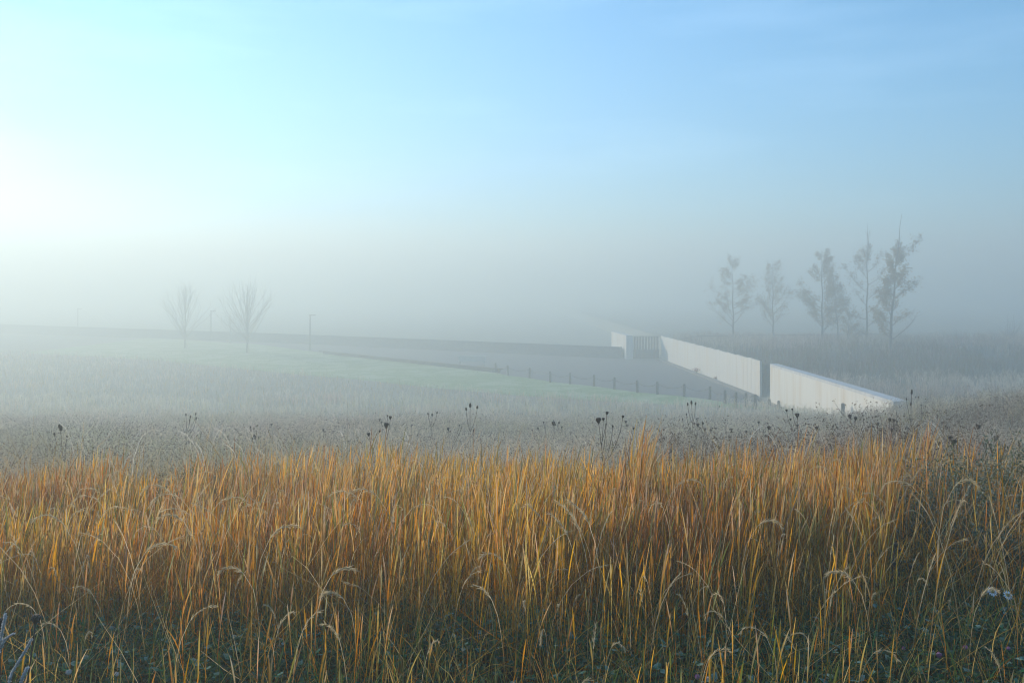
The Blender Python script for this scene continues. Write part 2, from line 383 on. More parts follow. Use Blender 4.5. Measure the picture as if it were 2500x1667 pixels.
# timber gate
gt = empty('timber_gate', (15.05, 96.3, PLAZA), 'dark timber gate of upright beams with narrow gaps between the two white walls', 'gate')
nb = 9; gx0, gx1 = 13.62, 16.48; pitch = (gx1 - gx0) / nb
for i in range(nb):
    bm = bmesh.new(); cbox(bm, gx0 + pitch * (i + .5) - 15.05 - .05, 0, 1.28, pitch * .62, .22, 2.44, 0); bm_obj('beam', bm, M_wood, gt, .01)
bm = bmesh.new(); cbox(bm, 0, 0, 2.54, 2.9, .16, .08); bm_obj('top_rail', bm, M_wood, gt)
bm = bmesh.new(); cbox(bm, 0, 0.16, .55, 2.9, .06, 1.0); bm_obj('lower_board', bm, M_wood, gt)

# dark sloping wall
bl = empty('sloping_wall', (12, 97, PLAZA), 'long low black sloping wall along the far edge of the dark walk', 'wall')
V = []; F = []
pts = [(12.55, 97.0, 1.28), (-33.3, 127.0, 1.3), (-66.0, 143.5, 1.45), (-120, 172, 1.6)]
for i, (x, y, h) in enumerate(pts):
    dx, dy = (.83, -.55); n = Vector((.50, .86, 0))
    xt = x - (.55 if i == 0 else 0)
    V += [(x, y, -.1), (xt + n.x * .35, y + n.y * .35, h), (xt + n.x * 1.0, y + n.y * 1.0, h), (x + n.x * 1.0, y + n.y * 1.0, -.1)]
V = [(x - 12, y - 97, z) for x, y, z in V]
for i in range(len(pts) - 1):
    a, b = i * 4, i * 4 + 4
    for k in range(4): k2 = (k + 1) % 4; F.append((a + k, a + k2, b + k2, b + k))
F += [(3, 2, 1, 0), (len(V) - 4, len(V) - 3, len(V) - 2, len(V) - 1)]
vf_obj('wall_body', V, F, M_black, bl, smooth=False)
V = []; F = []   # shelf / niche line at its foot
bm = bmesh.new()
for (x0, y0, _), (x1, y1, _) in zip(pts[:-1], pts[1:]):
    box_bm(bm, (x1 - 12 + (-.12), y1 - 97 - .22), (x0 - 12 - .12, y0 - 97 - .22), -.05, .10, -.2)
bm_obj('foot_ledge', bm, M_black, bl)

# low granite bench along the lawn
be = empty('long_bench', (-1.07, 80.2, PLAZA), 'long low dark stone bench running along the lawn edge', 'bench')
bm = bmesh.new(); box_bm(bm, (-21.6, 24.2), (0, 0), .0, .30, .30); bm_obj('bench_base', bm, M_black, be)
bm = bmesh.new(); box_bm(bm, (-21.9, 24.35), (.25, -.17), .30, .40, .62); bm_obj('seat', bm, M_post, be, .01)
pn = empty('display_panel', (ray(1152, 895, 85)[0], 85.5, PLAZA), 'faint pale rectangular panel on legs behind the end of the long bench', 'display panel')
V = []; F = []
bm = bmesh.new(); cbox(bm, 0, 0, .85, 2.7, .05, .5, R(-8)); bm_obj('board', bm, M_conc, pn, .01)
bm = bmesh.new(); cbox(bm, 0, 0, 1.12, 2.8, .09, .05, R(-8)); bm_obj('frame', bm, M_conc, pn)
for s in (-1.2, 1.2):
    bm = bmesh.new(); cbox(bm, s, -s * .14, .3, .08, .08, .62); bm_obj('leg', bm, M_metal, pn)

# ------------------------------------------------------------------ rope fence posts along the walk
rf = empty('rope_fence', (0, 0, 0), 'row of short round timber posts joined by sagging rope, curving along the dark walk', 'fence')
posts_px = [(1210, 911), (1240, 918), (1293, 924), (1343.5, 934), (1391.7, 938), (1450.6, 944), (1499.7, 951), (1556, 959), (1605, 963), (1670, 969), (1733, 976), (1770, 987), (1795.6, 993), (1821.5, 997), (1844.5, 1003)]
PP = []
for px, py in posts_px:
    x, y = gpx(px, py); PP.append((x, y, float(max(ground_z(x, y), PLAZA)) ))
for px, tz in ((1878, 974), (1900, 978), (2058, 984)):
    # the ground rises here: walk along the ray of the post's top until the post is 0.95 m tall
    for D in np.arange(60, 36, -.1):
        x, y, zt = ray(px, tz, D)
        if x > 17.0: continue
        if zt - ground_z(x, y) <= .98: break
    PP.append((x, y, zt - .95))
def post_mesh():
    V = []; F = []
    tube([(0, 0, -.2), (0, 0, .5), (0, 0, .9), (0, 0, .95)], [.10, .098, .095, .06], 10, V, F)
    me = bpy.data.meshes.new('post'); me.from_pydata([tuple(v) for v in V], [], F); me.update(); me.polygons.foreach_set('use_smooth', [True] * len(me.polygons)); me.materials.append(M_post); return me
pm = post_mesh()
for i, p in enumerate(PP):
    o = bpy.data.objects.new('post', pm); COL.objects.link(o); o.parent = rf; o.location = p; o.rotation_euler = (R(random.Random(i).uniform(-2, 2)), R(random.Random(i + 50).uniform(-2, 2)), i)
for a, b in zip(PP[:-1], PP[1:]):
    if abs(a[1] - b[1]) > 7: continue
    a = Vector(a) + Vector((0, 0, .80)); b = Vector(b) + Vector((0, 0, .80)); V = []; F = []
    P = [a.lerp(b, t / 10) - Vector((0, 0, .26 * 4 * (t / 10) * (1 - t / 10))) for t in range(11)]
    tube(P, [.022] * 11, 5, V, F); vf_obj('rope', V, F, M_rope, rf)

# ------------------------------------------------------------------ rail fence on the mound
ff = empty('rail_fence', (0, 0, 0), 'thin dark metal rail fence behind the long white wall, below the trees', 'fence')
fpx = [1702, 1756, 1813.6, 1871, 1930, 1988, 2046, 2104]
FP = [((p - HX) / FPX * 92, 92.0 + i * .5, ) for i, p in enumerate(fpx)]
rail_z = -(820 - HY) / FPX * 92
for x, y in FP:
    V = []; F = []; g = float(ground_z(x, y)); tube([(x, y, g - .2), (x, y, rail_z + .03)], [.03, .03], 6, V, F); vf_obj('post', V, F, M_metal, ff)
V = []; F = []; tube([(x, y, rail_z) for x, y in FP] + [((2200 - HX) / FPX * 97, 97, rail_z)], [.03] * (len(FP) + 1), 6, V, F); vf_obj('rail', V, F, M_metal, ff)
V = []; F = []; a = ray(1668, 826.5, 88); tube([a, (FP[0][0], FP[0][1], rail_z)], [.025, .025], 6, V, F); vf_obj('rail', V, F, M_metal, ff)
bm = bmesh.new(); 
# wire infill, a fine net of thin upright wires
V = []; F = []
for (x0, y0), (x1, y1) in zip(FP[:-1], FP[1:]):
    for k in (.33, .66):
        zz = lerp(rail_z, -5.6, k); tube([(x0, y0, zz), (x1, y1, zz)], [.008, .008], 4, V, F)
vf_obj('wire', V, F, M_metal, ff); bm.free()

# ------------------------------------------------------------------ flowers at the foot of the wall
def bouquet(px, py, label, cols, s):
    x, y = (0, 0)
    D = -PLAZA * FPX / (py - HY); x = (px - HX) / FPX * D
    e = empty('flower_bouquet', (x, D, PLAZA + .02), label, 'flowers', None)
    V = []; F = []; r = random.Random(px)
    acc = Acc(); n = 60
    P = np.random.default_rng(int(px)).normal(0, 1, (n, 3)) * np.array([.16, .12, .16]) * s; P[:, 2] = np.abs(P[:, 2]) + .28 * s
    cc = np.array(cols)[np.random.default_rng(3).integers(0, len(cols), n)]
    acc.blob(P, np.full(n, .055 * s), np.full(n, .08 * s), cc, cc * .6); acc.build('blossom', M_leafm, e)
    acc = Acc(); L = np.full(40, .34 * s); ph = np.random.default_rng(5).uniform(0, 6.28, 40)
    Pc, _ = curves(np.zeros((40, 3)), L, ph, np.full(40, .1), np.full(40, .6), np.full(40, 1.), [0, .5, 1]); c = np.tile(np.array([.08, .16, .05]), (40, 3, 1))
    acc.ribbon(Pc, np.full((40, 3), .014), side_of(ph), c); acc.build('foliage', M_leafm, e)
bouquet(1701, 914, 'pink and orange bunch of flowers leaning at the foot of the long white wall', [(.5, .08, .12), (.6, .25, .05), (.5, .2, .3)], .9)
bouquet(1748, 929, 'tiny orange flower bunch at the wall foot, nearer than the pink one', [(.5, .25, .05), (.4, .12, .05)], .55)

# ------------------------------------------------------------------ lamp posts
def lamp_post(px, top, label):
    D = (4.6 + PLAZA) * -FPX / (top - HY); x = (px - HX) / FPX * D
    e = empty('lamp_post', (x, D, PLAZA), label, 'lamp post', 'lamp posts fading in the fog')
    V = []; F = []; tube([(0, 0, 0), (0, 0, 2.4), (0, 0, 4.6)], [.10, .085, .07], 8, V, F); vf_obj('pole', V, F, M_metal, e)
    bm = bmesh.new(); cbox(bm, 0, 0, .15, .34, .34, .3); bm_obj('base', bm, M_metal, e, .02)
    bm = bmesh.new(); cbox(bm, .30, 0, 4.55, .85, .22, .10); bm_obj('lamp_head', bm, M_metal, e, .02)
lamp_post(757, 768.5, 'clearest of the three slim lamp posts, right of both bare trees')
lamp_post(515, 758.4, 'slim lamp post standing between the two bare trees')
lamp_post(190, 753, 'faintest slim lamp post, far left in the white fog')

# ------------------------------------------------------------------ trees
def branch_path(p, d, L, up, r, n=6, wob=.12):
    P = [Vector(p)]; d = Vector(d).normalized()
    for i in range(n):
        d = (d + Vector((r.gauss(0, wob), r.gauss(0, wob), r.gauss(0, wob) + up))).normalized(); P.append(P[-1] + d * (L / n))
    return P
def rleaf(acc, C, n, spread, size, cols, g):
    P = C[g.integers(0, len(C), n)] + g.normal(0, 1, (n, 3)) * spread
    d = g.normal(0, 1, (n, 3)); d[:, 2] -= .3; d /= np.linalg.norm(d, axis=1)[:, None]
    s = np.cross(d, g.normal(0, 1, (n, 3))); s /= np.linalg.norm(s, axis=1)[:, None]
    L = g.uniform(.6, 1.2, n) * size; c = np.array(cols)[g.integers(0, len(cols), n)] * g.uniform(.6, 1.2, (n, 1))
    acc.leaf(P, d, s, L, L * .85, c, c)
LEAFC = [(.40, .33, .18), (.34, .32, .18), (.44, .30, .16), (.50, .32, .15), (.28, .26, .16)]  # leaf tones lightened to take in some of the fog fade
def young_tree(base, H, lean, label, seed, branches, trunk_r=.13, leafs=True, leader_bare=.35, ndens=1.0, twigs=5, extra_trunks=()):
    """branches: list of (height fraction, side -1..1, length m, rise, leaf amount)"""
    r = random.Random(seed); g = np.random.default_rng(seed)
    e = empty('young_tree', base, label, 'tree', 'young trees on the mound behind the long wall')
    V = []; F = []
    n = 12; TP = [Vector((lean * H * (i / n) ** 1.3 + .05 * math.sin(i * 1.7 + seed), .05 * math.cos(i + seed), H * i / n)) for i in range(n + 1)]
    tube([Vector((0, 0, -.4))] + TP, [trunk_r * 1.15] + [lerp(trunk_r, .012, (i / n) ** .8) for i in range(n + 1)], 7, V, F)
    vf_obj('trunk', V, F, M_bark, e)
    V = []; F = []; acc = Acc()
    def tp(f): k = min(f * n, n - 1e-6); i = int(k); return TP[i].lerp(TP[i + 1], k - i)
    for f, sd_, L, up, lf in branches:
        p = tp(f); a = r.uniform(-.7, .7); d = Vector((sd_, a * .8, r.uniform(.35, .8))); P = branch_path(p, d, L, up, r, 7, .10)
        rr = lerp(trunk_r, .012, f ** .8) * .45
        tube(P, [lerp(rr, .008, k / 7) for k in range(8)], 5, V, F)
        pts = [];
        for k in range(2, 8):
            pts.append(P[k])
            for q in range(twigs):
                if r.random() < .7:
                    TW = branch_path(P[k], Vector((r.gauss(0, 1), r.gauss(0, 1), r.gauss(.5, .7))), L * r.uniform(.12, .32), .05, r, 3, .2)
                    tube(TW, [.010, .008, .006, .004], 3, V, F); pts += TW[1:]
        if lf > 0: rleaf(acc, np.array([tuple(q) for q in pts]), int(lf * L * 95 * ndens), .13, .12, LEAFC, g)
    vf_obj('limbs', V, F, M_bark, e)
    if acc.n: acc.build('crown', M_leafm, e)
    return e
def tree_at(px, base_y, top_y, z):
    D = -z * FPX / (base_y - HY); return ((px - HX) / FPX * D, D, z), (base_y - top_y) / FPX * D
def rand_branches(seed, n, f0, f1, L0, L1, lf, bias=0):
    r = random.Random(seed); return [(lerp(f0, f1, i / (n - 1)), (1 if r.random() < .5 + bias else -1) * r.uniform(.5, 1.1), lerp(L0, L1, i / (n - 1)) * r.uniform(.6, 1.2), r.uniform(.05, .14), lf * r.uniform(.6, 1.2)) for i in range(n)]

b5, H5 = tree_at(2172, 862, 520, -5.3)
young_tree((b5[0], b5[1], -5.4), H5, .085, 'tallest young tree, nearest, with dense leaf clumps and a long bare leaning tip', 5,
  [(.10, 1.1, 3.0, .02, .05), (.12, -.9, 2.2, .12, 1.2), (.16, -.8, 2.3, .15, 1.2), (.20, 1.0, 2.4, .08, .8), (.22, -.9, 2.0, .16, 1.6), (.27, -.7, 2.0, .18, 1.8), (.30, .8, 1.5, .12, .9), (.34, -1, 2.0, .16, 2.0), (.38, -.8, 1.9, .2, 2.0),
   (.40, .9, 2.3, .05, 1.5), (.42, -1, 1.9, .2, 2.0), (.46, 1.0, 2.5, .12, 2.0), (.5, -.6, 1.4, .15, 1.7), (.53, .5, 1.0, .15, 1.3), (.56, -.8, 1.6, .2, 2.0), (.60, -.6, 1.4, .2, 2.0), (.62, .5, 1.2, .2, 1.5),
   (.65, .9, 2.6, .12, 1.0), (.68, -.3, 1.0, .2, 1.6), (.66, .7, 1.8, .16, 1.8)], .15, ndens=1.35)
b4, H4 = tree_at(2116, 842, 540, -5.3)
young_tree((b4[0], b4[1], -5.5), H4, .01, 'slender young tree with open branches and bare twiggy top, just left of the tallest one', 4,
  [(.10, -1.1, 3.4, .05, .5), (.16, 1.1, 2.6, .10, .25), (.22, -1.0, 4.4, .09, 1.0), (.27, 1.0, 2.2, .1, .3), (.33, -.9, 2.0, .1, .4), (.38, .9, 2.6, .12, .35), (.44, -1.0, 3.2, .12, 1.0), (.5, .9, 2.2, .14, .5), (.55, -.9, 2.8, .12, 1.1),
   (.6, .8, 2.4, .14, .8), (.64, -.5, 1.6, .16, 1.4), (.68, .4, 1.1, .2, 1.6), (.72, -.3, 1.1, .2, 1.8), (.76, .3, .9, .2, 1.5), (.80, -.2, 1.6, .2, 0), (.8, .2, 1.6, .2, 0)], .13)
b3, H3 = tree_at(2008, 842, 605, -5.4)
young_tree((b3[0], b3[1], -5.6), H3, -.01, 'dense columnar young tree in the middle of the row with a thick leafy core', 3, rand_branches(31, 26, .14, .92, 3.6, .9, 1.5), .13, ndens=1.2)
b3b, H3b = tree_at(2034, 842, 720, -5.4)
young_tree((b3b[0], b3b[1] - 1.5, -5.6), H3b * 1.5, -.08, 'small thin-stemmed tree leaning beside the dense columnar one', 33, rand_branches(35, 11, .25, .9, 2.4, .9, .6), .09)
b2, H2 = tree_at(1888, 836, 630, -5.6)
young_tree((b2[0], b2[1], -5.8), H2, -.015, 'narrow pale young tree, second from the left in the row behind the rail fence', 2, rand_branches(22, 20, .2, .93, 3.6, .8, .9), .12)
b1, H1 = tree_at(1791, 838, 620, -5.6)
young_tree((b1[0], b1[1], -5.8), H1, -.02, 'leftmost young tree of the row behind the rail fence, broad and airy', 1, rand_branches(12, 22, .2, .92, 4.2, 1.0, .9, -.12), .12)
b6, H6 = tree_at(2070, 842, 760, -5.2)
young_tree((b6[0], b6[1], -5.4), H6, .02, 'low leafy sapling between the dense tree and the slender one', 66, rand_branches(67, 12, .15, .9, 1.6, .6, 1.3), .06)

def bare_tree(px, base_y, top_y, label, seed, spread=.5, n1=22):
    pos, H = tree_at(px, base_y, top_y, PLAZA); r = random.Random(seed)
    e = empty('bare_tree', pos, label, 'tree', 'bare trees in the fog')
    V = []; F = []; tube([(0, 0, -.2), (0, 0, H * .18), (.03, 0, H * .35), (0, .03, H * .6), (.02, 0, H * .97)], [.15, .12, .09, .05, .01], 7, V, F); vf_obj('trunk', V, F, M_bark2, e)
    V = []; F = []
    for i in range(n1):
        a = r.uniform(0, 6.283); hf = r.uniform(0, 1); s = r.uniform(.35, 1) * spread * 3.0 * (1 - .72 * hf); h0 = H * lerp(.15, .62, hf ** 1.3)
        P = branch_path((0, 0, h0), (math.cos(a) * s, math.sin(a) * s * .9, 1), (H - h0) * r.uniform(.85, 1.04) * (1 - .22 * s), .045, r, 7, .085)
        tube(P, [lerp(.042, .008, k / 7) for k in range(8)], 4, V, F)
        for k in range(2, 8):
            for q in range(2):
                T = branch_path(P[k], (P[k] - P[k - 1]).normalized() + Vector((r.gauss(0, .45), r.gauss(0, .45), .1)), H * r.uniform(.08, .2), .03, r, 3, .12)
                tube(T, [.011, .009, .007, .005], 3, V, F)
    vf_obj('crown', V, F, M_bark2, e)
bare_tree(452, 850, 697, 'left one of the two large bare fan-shaped trees in the fog', 8, .5, 36)
bare_tree(604, 862, 692, 'right one of the two large bare fan-shaped trees, taller and narrower', 9, .40, 38)
bare_tree(562, 838, 768, 'small bare tree partly behind the right fan-shaped tree', 10, .5, 16)
# far brush at the right edge
def far_bush(px, py, H, label, seed):
    z = -5.6; D = -z * FPX / (py - HY); r = random.Random(seed)
    e = empty('bare_bush', ((px - HX) / FPX * D, D, z), label, 'bush'); V = []; F = []
    for i in range(26):
        a = r.uniform(0, 6.28); P = branch_path((0, 0, -.1), (math.cos(a) * .6, math.sin(a) * .6, 1), H * r.uniform(.5, 1), .05, r, 5, .15); tube(P, [.03, .025, .02, .015, .01, .008], 4, V, F)
    vf_obj('twigs', V, F, M_bark, e)
far_bush(2462, 838, 3.4, 'dim leafless bush fading in the blue fog at the far right', 4)
far_bush(2340, 834, 1.8, 'low dim bush in the fog, left of the larger leafless one', 6)

# ================================================================== vegetation
GOLD = np.array([.70, .33, .008]); GOLD2 = np.array([.52, .19, .003]); STRAW = np.array([.64, .42, .10]); OCHRE = np.array([.36, .20, .008])
FROST = np.array([.80, .77, .71]); WFROST = np.array([.76, .60, .34]); OLIVE = np.array([.13, .13, .015]); GREEN = np.array([.045, .085, .012]); TEAL = np.array([.025, .10, .035]); BROWN = np.array([.09, .045, .015]); PLUM = np.array([.16, .11, .08])
def scat(n, D0, D1, tan=.70, g=rng):
    D = np.sqrt(g.uniform(D0 * D0, D1 * D1, n)); x = g.uniform(-1, 1, n) * (tan * D + 1.9); return x, D
def colr(n, cols, w=None, var=.25, g=rng):
    c = np.array(cols)[g.choice(len(cols), n, p=w)]; return c * g.uniform(1 - var, 1 + var, (n, 1))
def base_of(x, y): return np.stack([x, y, ground_z(x, y) - .01], 1)

# ---- tall golden grass band
def golden(acc, n, D0, D1, hs=1.0):
    x, y = scat(n, D0, D1)
    # thinner where the shrub patches stand
    keep = (.5 * fbm(x * 1.3, y * 1.3, 11) + .5 * fbm(x * 4.5, y * 4.5, 12) + rng.uniform(-.16, .16, n)) > .44
    keep &= ~((x / y > .44) & (rng.uniform(0, 1, n) < .86))
    x, y = x[keep], y[keep]; n = len(x); u = rng.uniform
    clump = fbm(x * .9, y * .9, 21)
    L = (.38 + .50 * clump + .52 * fbm(x * 2.6, y * 2.6, 23) + u(-.2, .2, n) + .16 * (u(0, 1, n) < .05)) * hs * .87 * (1 - .12 * smooth((-x / y) / .5))
    phi = u(0, 2 * np.pi, n); phi = np.where(u(0, 1, n) < .55, rng.normal(0.2, .6, n), phi)
    ts = [0, .35, .66, .74, .82, .91, 1]
    P, th = curves(base_of(x, y), L, phi, np.abs(rng.normal(.03, .04, n)), np.abs(rng.normal(.22, .20, n)), u(1.3, 2.6, n), ts)
    wv = np.array([.0026, .0024, .0022, .0050, .0060, .0046, .0010])[None] * u(.75, 1.35, n)[:, None]
    sd = side_of(rng.normal(np.pi / 2, .8, n))
    body = colr(n, [GOLD, GOLD2, STRAW, OCHRE], [.36, .30, .16, .18], .5); cm = fbm(x * 1.1, y * 1.1, 28)[:, None]; body = body * lerp(np.array([.75, .62, .5]), np.array([1.2, 1.35, 1.3]), smooth((cm - .25) / .5)); body = body + (np.array([.20, .22, .03]) - body) * ((rng.uniform(0, 1, (n, 1)) < .10) * 1.0)
    fr = lerp(np.array([.70, .54, .28]), FROST, u(0, 1, n)[:, None])
    t = np.array(ts)[None, :, None]
    amt = (u(0, 1, n) ** 1.5)[:, None, None]
    C1 = body[:, None] + (fr[:, None] - body[:, None]) * np.clip(amt * (.05 + .95 * t ** 3), 0, 1)
    C2 = body[:, None] * (.9) + (fr[:, None] - body[:, None]) * np.clip((amt - .35) * .6 * t ** 3, 0, 1)
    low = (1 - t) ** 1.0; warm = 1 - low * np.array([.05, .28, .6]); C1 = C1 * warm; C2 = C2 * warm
    C1[:, -1] = fr
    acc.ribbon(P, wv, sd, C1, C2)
def blades(acc, n, D0, D1, L0, L1, cols, w, th1=(.8, 2.4), width=(.003, .006), frost=.4, tan=.70, mask=None, zf=0.0):
    x, y = scat(n, D0, D1, tan)
    if mask is not None: k = mask(x, y); x, y = x[k], y[k]; n = len(x)
    u = rng.uniform; L = u(L0, L1, n); phi = u(0, 2 * np.pi, n); ts = [0, .3, .5, .68, .84, 1]
    b = base_of(x, y); b[:, 2] += u(0, zf, n) if zf else 0
    P, th = curves(b, L, phi, np.abs(rng.normal(.1, .1, n)), u(*th1, n), u(1.2, 2.8, n), ts)
    wd = u(*width, n)[:, None] * np.array([.7, 1, 1, .9, .6, .1])[None]
    c = colr(n, cols, w, .3); am = (u(0, 1, n) * frost)[:, None, None]; t = np.array(ts)[None, :, None]
    C1 = c[:, None] + (WFROST - c[:, None]) * am * (.2 + .8 * t); C2 = c[:, None] + (WFROST - c[:, None]) * am * .4 * t
    acc.ribbon(P, wd, side_of(phi + rng.normal(0, .5, n)), C1, C2)
def nodding(acc, x, y, L, phi, th1, g, cbase=(.66, .55, .36), wood=(.34, .23, .10), head=.26, awn=.045, nawn=46, p=None, sw=.0032):
    n = len(x); ts = np.concatenate([np.linspace(0, 1 - head, 7), np.linspace(1 - head, 1, 8)[1:]])
    pp = g.uniform(4.5, 8.0, n) if p is None else np.full(n, p)
    P, th = curves(base_of(x, y), L, phi, np.abs(g.normal(.08, .06, n)), th1, pp, ts)
    prof = np.interp(ts, [0, 1 - head, 1 - head + .04, .93, 1], [1, .8, 1.8, 1.5, .5]) * sw
    W = np.ones((n, 1)) * prof[None]
    cb = np.array(cbase); wd = np.array(wood); f = smooth((ts - .3) / .5)[None, :, None]
    C = (wd[None, None] * (1 - f) + cb[None, None] * f) * g.uniform(.75, 1.2, (n, 1, 1))
    acc.ribbon(P, W, side_of(phi + np.pi / 2 + g.normal(0, .3, n)), C)
    # awns and spikelets along the head
    tt = g.uniform(1 - head, 1, (n, nawn)); idx = np.clip(np.searchsorted(ts, tt) - 1, 0, len(ts) - 2)
    ar = np.arange(n)[:, None]; fr = ((tt - ts[idx]) / (ts[idx + 1] - ts[idx]))[..., None]
    p0 = P[ar, idx] * (1 - fr) + P[ar, idx + 1] * fr; tg = P[ar, idx + 1] - P[ar, idx]; tg /= np.linalg.norm(tg, axis=-1)[..., None]
    rd = g.normal(0, 1, (n, nawn, 3)); rd /= np.linalg.norm(rd, axis=-1)[..., None]; dr = tg + rd * .42 + np.array([0, 0, -.15]); dr /= np.linalg.norm(dr, axis=-1)[..., None]
    Lw = awn * g.uniform(.5, 1.15, (n, nawn, 1)); a = p0.reshape(-1, 3); b = (p0 + dr * Lw).reshape(-1, 3)
    m = (a + b) / 2; Pw = np.stack([a, m, b], 1); sdw = np.cross((b - a), g.normal(0, 1, a.shape)); sdw /= np.linalg.norm(sdw, axis=1)[:, None]
    Ww = np.tile(np.array([.0022, .0020, .0006]), (len(a), 1)); cc = lerp(cb, WFROST, .45) * g.uniform(.7, 1.1, (len(a), 1)); acc.ribbon(Pw, Ww, sdw, np.repeat(cc[:, None], 3, 1))

def tuft(acc, px, D, n, hh, spread=.10):
    u = rng.uniform; x = (px - HX) / FPX * D + rng.normal(0, spread, n); y = D + rng.normal(0, spread, n); L = hh * u(.75, 1.05, n); ts = [0, .35, .66, .74, .82, .91, 1]
    P, th = curves(base_of(x, y), L, rng.normal(0.1, .5, n), np.abs(rng.normal(.04, .04, n)), np.abs(rng.normal(.25, .15, n)), u(1.3, 2.6, n), ts)
    wv = np.array([.0028, .0026, .0024, .0060, .0072, .0056, .0010])[None] * u(.75, 1.35, n)[:, None]; c = colr(n, [GOLD, STRAW, GOLD2], None, .25)[:, None]; t = np.array(ts)[None, :, None]
    acc.ribbon(P, wv, side_of(rng.normal(np.pi / 2, .8, n)), c + (FROST - c) * .5 * t ** 3, c * .95 + 0 * t)
acc = Acc()
tuft(acc, 1545, 6.6, 50, 1.07, .05); tuft(acc, 1562, 6.4, 30, .95, .06); tuft(acc, 1210, 6.2, 14, .98, .05); tuft(acc, 2240, 7.2, 34, .95, .08); tuft(acc, 940, 6.0, 40, .92, .09); tuft(acc, 480, 5.9, 30, .88, .06); tuft(acc, 1935, 6.8, 22, .95, .05); tuft(acc, 800, 6.2, 26, .90, .07)
golden(acc, 30000, 4.6, 6.2, .80); golden(acc, 18500, 6.2, 7.7, .80); golden(acc, 900, 3.0, 4.3, .48); golden(acc, 2200, 4.0, 4.7, .66); golden(acc, 1100, 7.7, 9.5, .78); golden(acc, 450, 9.5, 14, .8)
# straw leaves low in the band, thin broken stalks
blades(acc, 30000, 4.4, 8.6, .25, .62, [GOLD2, OCHRE, OLIVE * .7, STRAW, BROWN], [.34, .26, .14, .10, .16], (.5, 2.2), (.0025, .0055), .10)
blades(acc, 12500, 4.4, 7.2, .30, .70, [STRAW, OCHRE, WFROST * .7], [.5, .2, .3], (1.2, 2.9), (.002, .004), .9)
blades(acc, 6300, 2.8, 4.8, .12, .42, [STRAW, GOLD2, OLIVE, BROWN, GREEN * 1.5], [.28, .24, .18, .14, .16], (.3, 2.6), (.0016, .0038), .35)
# thin straight stalks lying across at all angles
n = 9500; x, y = scat(n, 3.4, 8.2); L = rng.uniform(.25, .75, n); ph = rng.uniform(0, 6.28, n); b = base_of(x, y); b[:, 2] += rng.uniform(.0, .45, n) * smooth((y - 3.6) / 1.5)
a0 = rng.uniform(.35, 1.45, n); P, _ = curves(b, L, ph, a0, a0 + rng.normal(.15, .25, n), np.full(n, 1.5), [0, .33, .66, 1])
c = colr(n, [WFROST * .9, STRAW, OCHRE, GOLD2, BROWN], [.2, .2, .2, .2, .2], .35); acc.ribbon(P, rng.uniform(.0014, .0030, n)[:, None] * np.array([1, 1, .8, .4])[None], side_of(ph + rng.normal(1.57, .8, n)), np.repeat(c[:, None], 4, 1))
# pale drooping grass along the top of the band
n = 170; x, y = scat(n, 6.8, 9.6); g = np.random.default_rng(78)
nodding(acc, x, y, g.uniform(.75, 1.12, n), g.uniform(0, 6.28, n), g.uniform(1.6, 3.2, n), g, cbase=(.80, .77, .70), wood=(.5, .42, .3), nawn=26, head=.22, awn=.03, sw=.0034)
# nodding frosted heads
n = 430; x, y = scat(n, 4.5, 8.2); g = np.random.default_rng(77)
nodding(acc, x, y, g.uniform(.6, .92, n), g.uniform(0, 6.28, n), g.uniform(1.8, 3.6, n), g, nawn=30, head=.19, awn=.032, sw=.0028)
n = 70; x, y = scat(n, 3.0, 4.5)
nodding(acc, x, y, g.uniform(.3, .58, n), g.uniform(0, 6.28, n), g.uniform(1.2, 3.4, n), g, nawn=34, head=.22, awn=.024, sw=.0024)
# thin pale seed panicles
n = 700; x, y = scat(n, 3.6, 8.0)
nodding(acc, x, y, g.uniform(.5, .95, n), g.uniform(0, 6.28, n), g.uniform(.3, 1.6, n), g, cbase=(.62, .48, .30), head=.16, awn=.022, nawn=24, p=2.2)
tag(acc.build('tall_grass', M_veg), 'band of tall golden dry grass with frosted nodding seed heads', 'grass', kind='stuff')

# ---- dark ground cover and clover at the bottom
acc = Acc()
def rosettes(acc, n, D0, D1, cols, size, h=.12, frost=.5):
    x, y = scat(n, D0, D1); k = fbm(x * 1.8, y * 1.8, 31) + rng.uniform(-.2, .2, n) > .36; x, y = x[k], y[k]; n = len(x)
    b = base_of(x, y); b[:, 2] += rng.uniform(.01, h, n)
    for q in range(3):
        a = rng.uniform(0, 6.28, n); d = np.stack([np.cos(a), np.sin(a), rng.uniform(-.3, .6, n)], 1); d /= np.linalg.norm(d, axis=1)[:, None]
        s = np.stack([-np.sin(a), np.cos(a), rng.normal(0, .25, n)], 1); L = rng.uniform(.6, 1.4, n) * size
        c = colr(n, cols, None, .3); f = (rng.uniform(0, 1, n) * frost)[:, None]; acc.leaf(b, d, s, L, L * .62, c, c + (np.array([.42, .55, .52]) - c) * f)
rosettes(acc, 78000, 2.4, 5.4, [TEAL, GREEN, TEAL * .6, GREEN * .6], .027, .15, .24)
rosettes(acc, 6000, 2.4, 5.0, [TEAL * 1.3], .034, .18, .75)
rosettes(acc, 21000, 4.6, 9.0, [GREEN, OLIVE], .03, .18, .1)
blades(acc, 15000, 2.5, 6.0, .12, .36, [GREEN * 1.8, OLIVE, TEAL * 1.3, STRAW * .7], [.4, .25, .2, .15], (.4, 2.2), (.003, .006), .35)
tag(acc.build('ground_cover', M_leafm), 'dark green clover and small frosted leaves covering the ground', 'ground cover', kind='stuff')

